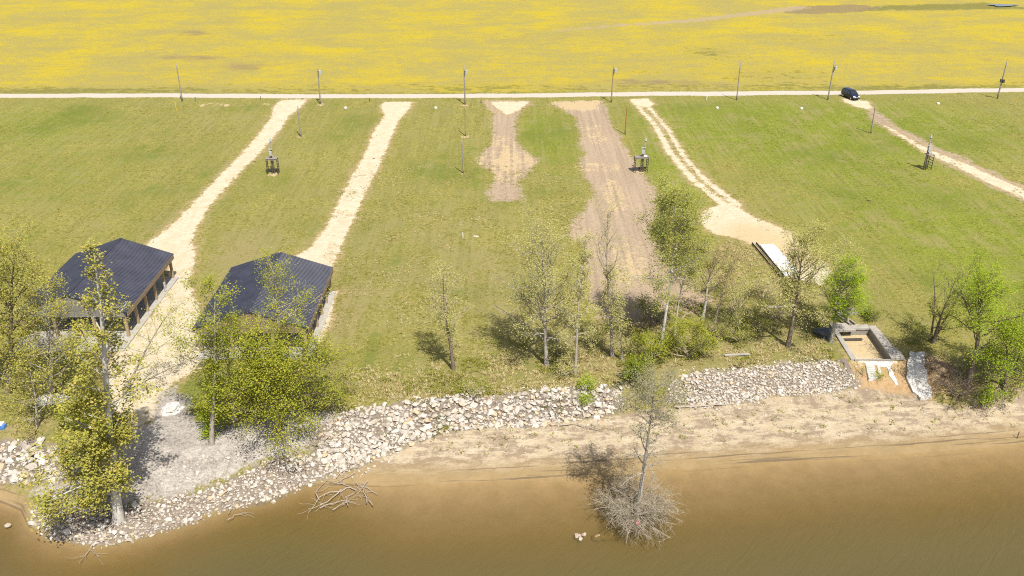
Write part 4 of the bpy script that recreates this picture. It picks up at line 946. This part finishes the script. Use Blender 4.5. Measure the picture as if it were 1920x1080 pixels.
tree('forked white-trunked tree with bare dark upper limbs', (1317,598), (1338,500), .2, [(.7,1.,6,5.0,62,240,(.05,0),.6,5,4,.3), (.5,.9,5,3.6,45,416,(.2,0),.5,5,3,.3)], 'white', 'rust', 19, leafsize=.22, twigbark='brown')
tree('thin brownish tree right of the forked white one', (1340,606), (1372,478), .12, [(.2,.98,16,1.7,40,1120,(.1,0),.4,4,3,.24)], 'twig', 'rust', 20, leafsize=.2)
tree('spreading sparse yellowish scrub tree in front of the sand pad', (1385,610), (1392,520), .12, [(.1,.98,18,3.2,30,2145,(0,0),.4,5,4,.35)], 'twig', 'pale', 21, leafsize=.2, stems=3, spread=1.5)
tree('sparse dark tree leaning right, trunk thick and bare at the foot', (1477,650), (1512,462), .27, [(.3,.65,14,3.6,22,3532,(0,0),.5,5,3,.3), (.55,.98,18,4.0,45,5162,(.1,0),.6,5,4,.3)], 'brown', 'pale', 22, leafsize=.21)
tree('bright green leafy tree beside the block foundation', (1558,642), (1592,500), .24, [(.28,.55,12,1.6,30,2740,(0,0),.3,5,3,.26), (.42,.8,20,4.2,18,8642,(.3,0),.2,6,4,.32), (.75,.98,8,3.0,40,1054,(.2,0),.4,5,3,.3)], 'grey', 'bright', 23, leafsize=0.18)
tree('sparse pale tree rising behind the bright green one', (1590,610), (1590,470), .15, [(.4,.98,16,3.2,42,2145,(0,0),.5,5,3,.3)], 'twig', 'pale', 24, leafsize=.2)
tree('fan-shaped multi-stemmed tree with bare upper twigs in the right lawn', (1747,642), (1792,492), .15, [(.15,.6,16,1.9,35,2100,(0,0),.3,5,3,.28), (.5,1.,18,3.0,55,273,(.15,0),.6,5,4,.2)], 'brown', 'green', 25, leafsize=.2, stems=4, spread=1.9)
tree('big bright green tree leaning over the eroded bank near the right edge', (1812,728), (1865,535), .34, [(.35,.7,14,4.4,25,4185,(.2,0),.3,6,4,.34), (.6,.98,20,4.6,35,6510,(0,0),.4,6,4,.36)], 'brown', 'bright', 26, leafsize=0.189, wob=.5)
tree('low bright green tree spilling over the sand at the right edge', (1882,735), (1893,615), .22, [(.1,.98,24,4.4,22,7905,(.1,-.05),.2,6,4,.4)], 'brown', 'bright', 27, leafsize=0.189)
tree('light green leafy tree cut by the right edge of the picture', (1960,715), (1965,560), .26, [(.2,.98,22,4.6,28,6975,(-.1,0),.3,6,4,.4)], 'brown', 'bright', 28, leafsize=0.189)
# the water tree and its bare skirt
tree('cypress standing in the water with a straight grey trunk and thin grey-green top', (1192,985), (1228,712), .25, [(.38,.75,18,2.8,8,300,(0,0),.1,5,3,.2), (.74,.99,30,3.3,10,4200,(0,0),-.1,6,4,.3)], 'grey', 'grey', 29, leafsize=.17, sides=9, wob=.1, twigbark='grey', flare=1.6, name='cypress_tree')
# lower growth
def shrub(label, base, h, R, n, leaf, seed, leafsize=.2, bark='twig', stems=4, nl=12, el=35, name='shrub', group=None, sub=5, twig=3, sg=.28, warm=.15, ground=None):
    return tree(label, base, (.1, 0, h), .05+.012*h, [(.05,.98,nl,R,el,n,(0,0),.3,sub,twig,sg)], bark, leaf, seed, name, 'shrub', 5, .15, group, leafsize, warm, stems, R*.5, ground=ground)
gb = P(1190, 978); gb[2] = ZW
tree('big bare twiggy grey bush spreading round the foot of the water tree', None, (.2, -.2, 2.6), .10, [(.02,.9,110,3.6,30,3000,(0,-.1),-.5,8,6,.22)], 'dead', 'grey', 40, 'bare_bush', 'bush', 5, .2, None, .11, .1, 8, 1.8, True, 'twig', ground=gb)
shrub('yellow-green spreading shrub on the bank above the water tree', (1290,668), 3.6, 3.6, 4200, 'lush', 41, .2, stems=5, nl=22)
shrub('yellow-green shrub at the left of the spreading one, before the white trunks', (1215,680), 2.6, 2.6, 2400, 'lush', 42, .2, stems=4, nl=16)
shrub('dark green shrub with a leaning limb at the head of the fine stone bank', (1190,722), 2.6, 2.2, 2600, 'ivy', 43, .2)
shrub('small bright green bush at the top of the middle riprap', (1097,728), .9, 1.0, 700, 'bright', 44, .16, stems=3, nl=8)
shrub('small bright green bush growing among the middle riprap stones', (1095,760), .9, .9, 520, 'bright', 45, .16, stems=3, nl=8)
shrub('scrubby olive shrub at the left of the leaning dark tree', (1425,622), 2.4, 2.6, 1700, 'green', 46, .18)
shrub('olive shrub in shade behind the yellow-green bank shrub', (1385,640), 2.0, 2.2, 1300, 'green', 47, .18)
shrub('thin pale scrub left of the sand pad below the lane', (1335,545), 2.2, 2.4, 650, 'pale', 48, .18)
shrub('thin pale scrub beside the form boards of the white slab', (1430,560), 2.0, 2.4, 650, 'pale', 49, .18)
shrub('leafy green shrub at the lower edge of the sand pad', (1305,470), 2.0, 2.4, 1300, 'green', 50, .19)
shrub('green shrub on the left side of the tall leafy tree', (1205,600), 2.6, 2.2, 1400, 'green', 51, .18)
shrub('olive shrub between the thin and the tall bare tree', (1110,655), 2.2, 2.0, 900, 'pale', 52, .18)
shrub('low shrub at the foot of the thin pale-leaved tree', (1062,705), 1.6, 1.6, 700, 'pale', 53, .17)
shrub('round dark bush in the grass behind the foundation', (1634,600), 1.1, .9, 800, 'ivy', 54, .16)
shrub('dark bush left of the round one behind the foundation', (1622,590), 1.0, .8, 600, 'ivy', 55, .16)
shrub('green bush between the steps and the concrete spills', (1645,708), .6, .45, 260, 'bright', 56, .14, stems=3, nl=7)
shrub('dull green tuft bush on the soil left of the steps', (1616,702), .6, .6, 160, 'pale', 57, .14, stems=3, nl=7)
shrub('bright green bush at the foot of the big right tree', (1850,745), 1.8, 1.6, 1800, 'bright', 58, .2)
shrub('bare tangled brown roots and brush on the eroded bank under the big right tree', (1796,742), 2.4, 3.8, 40, 'rust', 59, .14, bark='brown', nl=44, el=18, sub=8, twig=4, name='root_tangle')
shrub('low dark shrub beside the fan-shaped tree', (1722,640), 1.5, 1.6, 900, 'green', 60, .18)
shrub('green creeper bush wrapped round the vine-covered trunk', (398,815), 2.6, .9, 1500, 'bright', 61, .2)
shrub('dark leafy bush under the sycamore crown at left', (150,800), 2.6, 2.0, 2200, 'lush', 62, .24)
shrub('scrubby weeds at the top left corner of the middle riprap', (885,745), .9, 1.5, 380, 'pale', 63, .15)
shrub('tangled grey brush among stones at the left end of the middle riprap', (600,835), .7, 1.8, 50, 'rust', 64, .13, bark='twig', nl=20, el=14)
shrub('low green bush on the right side of the lane near the fan of scrub', (1255,400), 1.4, 1.8, 900, 'green', 65, .18)

shrub('dark tangled brush between the white-trunked trees and the dirt lane', (1225,612), 2.4, 2.6, 900, 'ivy', 70, .16, bark='brown', nl=20, el=25, sub=7)
shrub('dark brown brush behind the spreading yellow-green bank shrub', (1345,632), 1.9, 2.4, 500, 'ivy', 71, .16, bark='brown', nl=20, el=22, sub=7)
shrub('low brown thicket between the broad pale tree and the thin one beside it', (1050,668), 1.5, 1.9, 500, 'green', 72, .16, bark='brown', nl=16, el=22, sub=7)
shrub('leafless brown thicket left of the leaning dark tree trunk', (1448,600), 2.0, 2.4, 200, 'rust', 73, .15, bark='brown', nl=22, el=25, sub=7)
# ------------------------------------------------------------------ weeds and tussocks, too many to count
def tufts(name, n, region, mat, hrange, seed, blades=6, dens=None, width=.05):
    rg = np.random.default_rng(seed); pg = region
    x = rg.uniform(pg[:, 0].min(), pg[:, 0].max(), n*3); y = rg.uniform(pg[:, 1].min(), pg[:, 1].max(), n*3)
    m = inside(pg, x, y) > 0
    if dens is not None: m &= rg.random(x.size) < dens(x, y)
    x, y = x[m][:n], y[m][:n]; z = height(x, y); k = len(x)
    h = rg.uniform(*hrange, k); b = np.repeat(np.arange(k), blades); N = len(b)
    az = rg.uniform(0, 6.283, N); lean = rg.uniform(.7, 1.6, N)*h[b]; r = rg.uniform(0, .16, N)
    base = np.stack([x[b]+np.cos(az)*r, y[b]+np.sin(az)*r, z[b]-.03], 1); tip = base+np.stack([np.cos(az)*lean, np.sin(az)*lean, h[b]*rg.uniform(.6, 1.1, N)], 1)
    side = np.stack([-np.sin(az), np.cos(az), az*0], 1)*width; V = np.stack([base-side, base+side, tip], 1).reshape(-1, 3)
    t = np.repeat(np.clip(np.repeat(rg.random(k), blades)*.6+rg.random(N)*.4, 0, 1), 3)
    return tag(link(name, mesh_np(name, V, np.arange(3*N).reshape(-1, 3), {'tint': t, 'warm': np.repeat((rg.random(N) < .25)*.7, 3)}), mat), kind='stuff')
STRAW = leafmat('straw_grass', (.33, .27, .12), (.52, .44, .25), (.38, .28, .13))
WEED = leafmat('weed_grass', (.12, .14, .018), (.24, .25, .045), (.26, .22, .05))
FLOWER = leafmat('yellow_flowers', (.22, .18, .012), (.40, .30, .014), (.16, .14, .03))
bankpg = poly([(640,690),(1000,660),(1200,650),(1560,640),(1560,672),(1260,700),(1160,728),(900,742),(660,770)])
lawnpg = poly([(620,330),(900,300),(1090,340),(1100,640),(1000,700),(640,740),(600,600)])
rightpg = poly([(1240,220),(1900,220),(2100,640),(1640,640),(1400,400)])
leftpg = poly([(-200,200),(500,200),(300,440),(60,520),(-200,520)])
cl = lambda s, lo: (lambda x, y: np.clip((fbm(x*.22, y*.22, s)-lo)*5, .02, 1))
tufts('dry_grass', 3000, bankpg, STRAW, (.1, .34), 1, 6, cl(31, .42))
tufts('dry_grass', 2600, SCRUB, STRAW, (.12, .4), 2, 7, cl(32, .42))
tufts('green_weeds', 3500, bankpg, WEED, (.12, .4), 3, 7, cl(33, .52))
tufts('green_weeds', 2600, SCRUB, WEED, (.15, .5), 4, 7, cl(34, .5))
tufts('green_weeds', 5000, lawnpg, WEED, (.05, .16), 5, 7, cl(35, .5), .06)
tufts('dry_grass', 6000, lawnpg, STRAW, (.05, .2), 6, 6, cl(36, .5), .05)
tufts('green_weeds', 5000, rightpg, WEED, (.05, .16), 7, 7, cl(37, .5), .07)
tufts('green_weeds', 3000, leftpg, WEED, (.05, .16), 8, 7, cl(38, .5), .07)
tufts('green_weeds', 700, RIP_C, WEED, (.25, .6), 9, 8, cl(39, .52))
tufts('green_weeds', 400, RIP_R, WEED, (.2, .45), 10, 8, lambda x, y: np.clip(1-(x-14)/10, 0, 1)*np.clip((fbm(x*.4, y*.4, 7)-.35)*5, 0, 1))
beachpg = poly([(760,830),(1000,805),(1300,770),(1600,735),(1900,765),(1900,800),(1300,830),(900,860)])
tufts('green_weeds', 140, beachpg, WEED, (.12, .3), 11, 8)
tufts('dry_grass', 900, beachpg, STRAW, (.03, .1), 12, 6, cl(41, .5))

def litter(name, pg, n, mat, lo, hi, seed, edge=None):
    rg = np.random.default_rng(seed); x = rg.uniform(pg[:, 0].min()-1, pg[:, 0].max()+1, n*12); y = rg.uniform(pg[:, 1].min()-1, pg[:, 1].max()+1, n*12)
    d = inside(pg, x, y); m = (np.abs(d) < edge) if edge else (d > 0); x, y = x[m][:n], y[m][:n]; z = height(x, y); V = []; F = []; t = []; k = 0
    for i in range(len(x)):
        v, f = SD[rg.integers(14)]; s_ = lo+(hi-lo)*rg.random()**2; a = rg.uniform(0, 6.28); R_ = np.array(Matrix.Rotation(a, 3, 'Z'))
        V.append(v @ R_.T*s_+np.array([x[i], y[i], z[i]+s_*.1])); F.append(f+k); k += len(v); t.append(np.full(len(v), rg.random()))
    tag(link(name, mesh_np(name, np.concatenate(V), np.concatenate(F), {'tone': np.concatenate(t)}), mat), kind='stuff')
litter('soil_clods', D_LEFT, 260, M['dirt'], .06, .32, 1, .9)
litter('soil_clods', D_RIGHT, 220, M['dirt'], .06, .30, 2, .9)
litter('soil_clods', LANE, 420, M['dirt'], .06, .34, 3, 1.2)
litter('soil_clods', HOUR, 160, M['dirt'], .06, .3, 4, .8)
litter('soil_clods', PAD_R, 120, M['dirt'], .06, .35, 5, .9)
litter('beach_pebbles', beachpg, 420, M['stone'], .04, .22, 6)
litter('beach_pebbles', RIP_C, 500, M['stone'], .10, .45, 7, 1.1)
litter('beach_pebbles', RIP_R, 500, M['stone'], .08, .34, 8, 1.0)
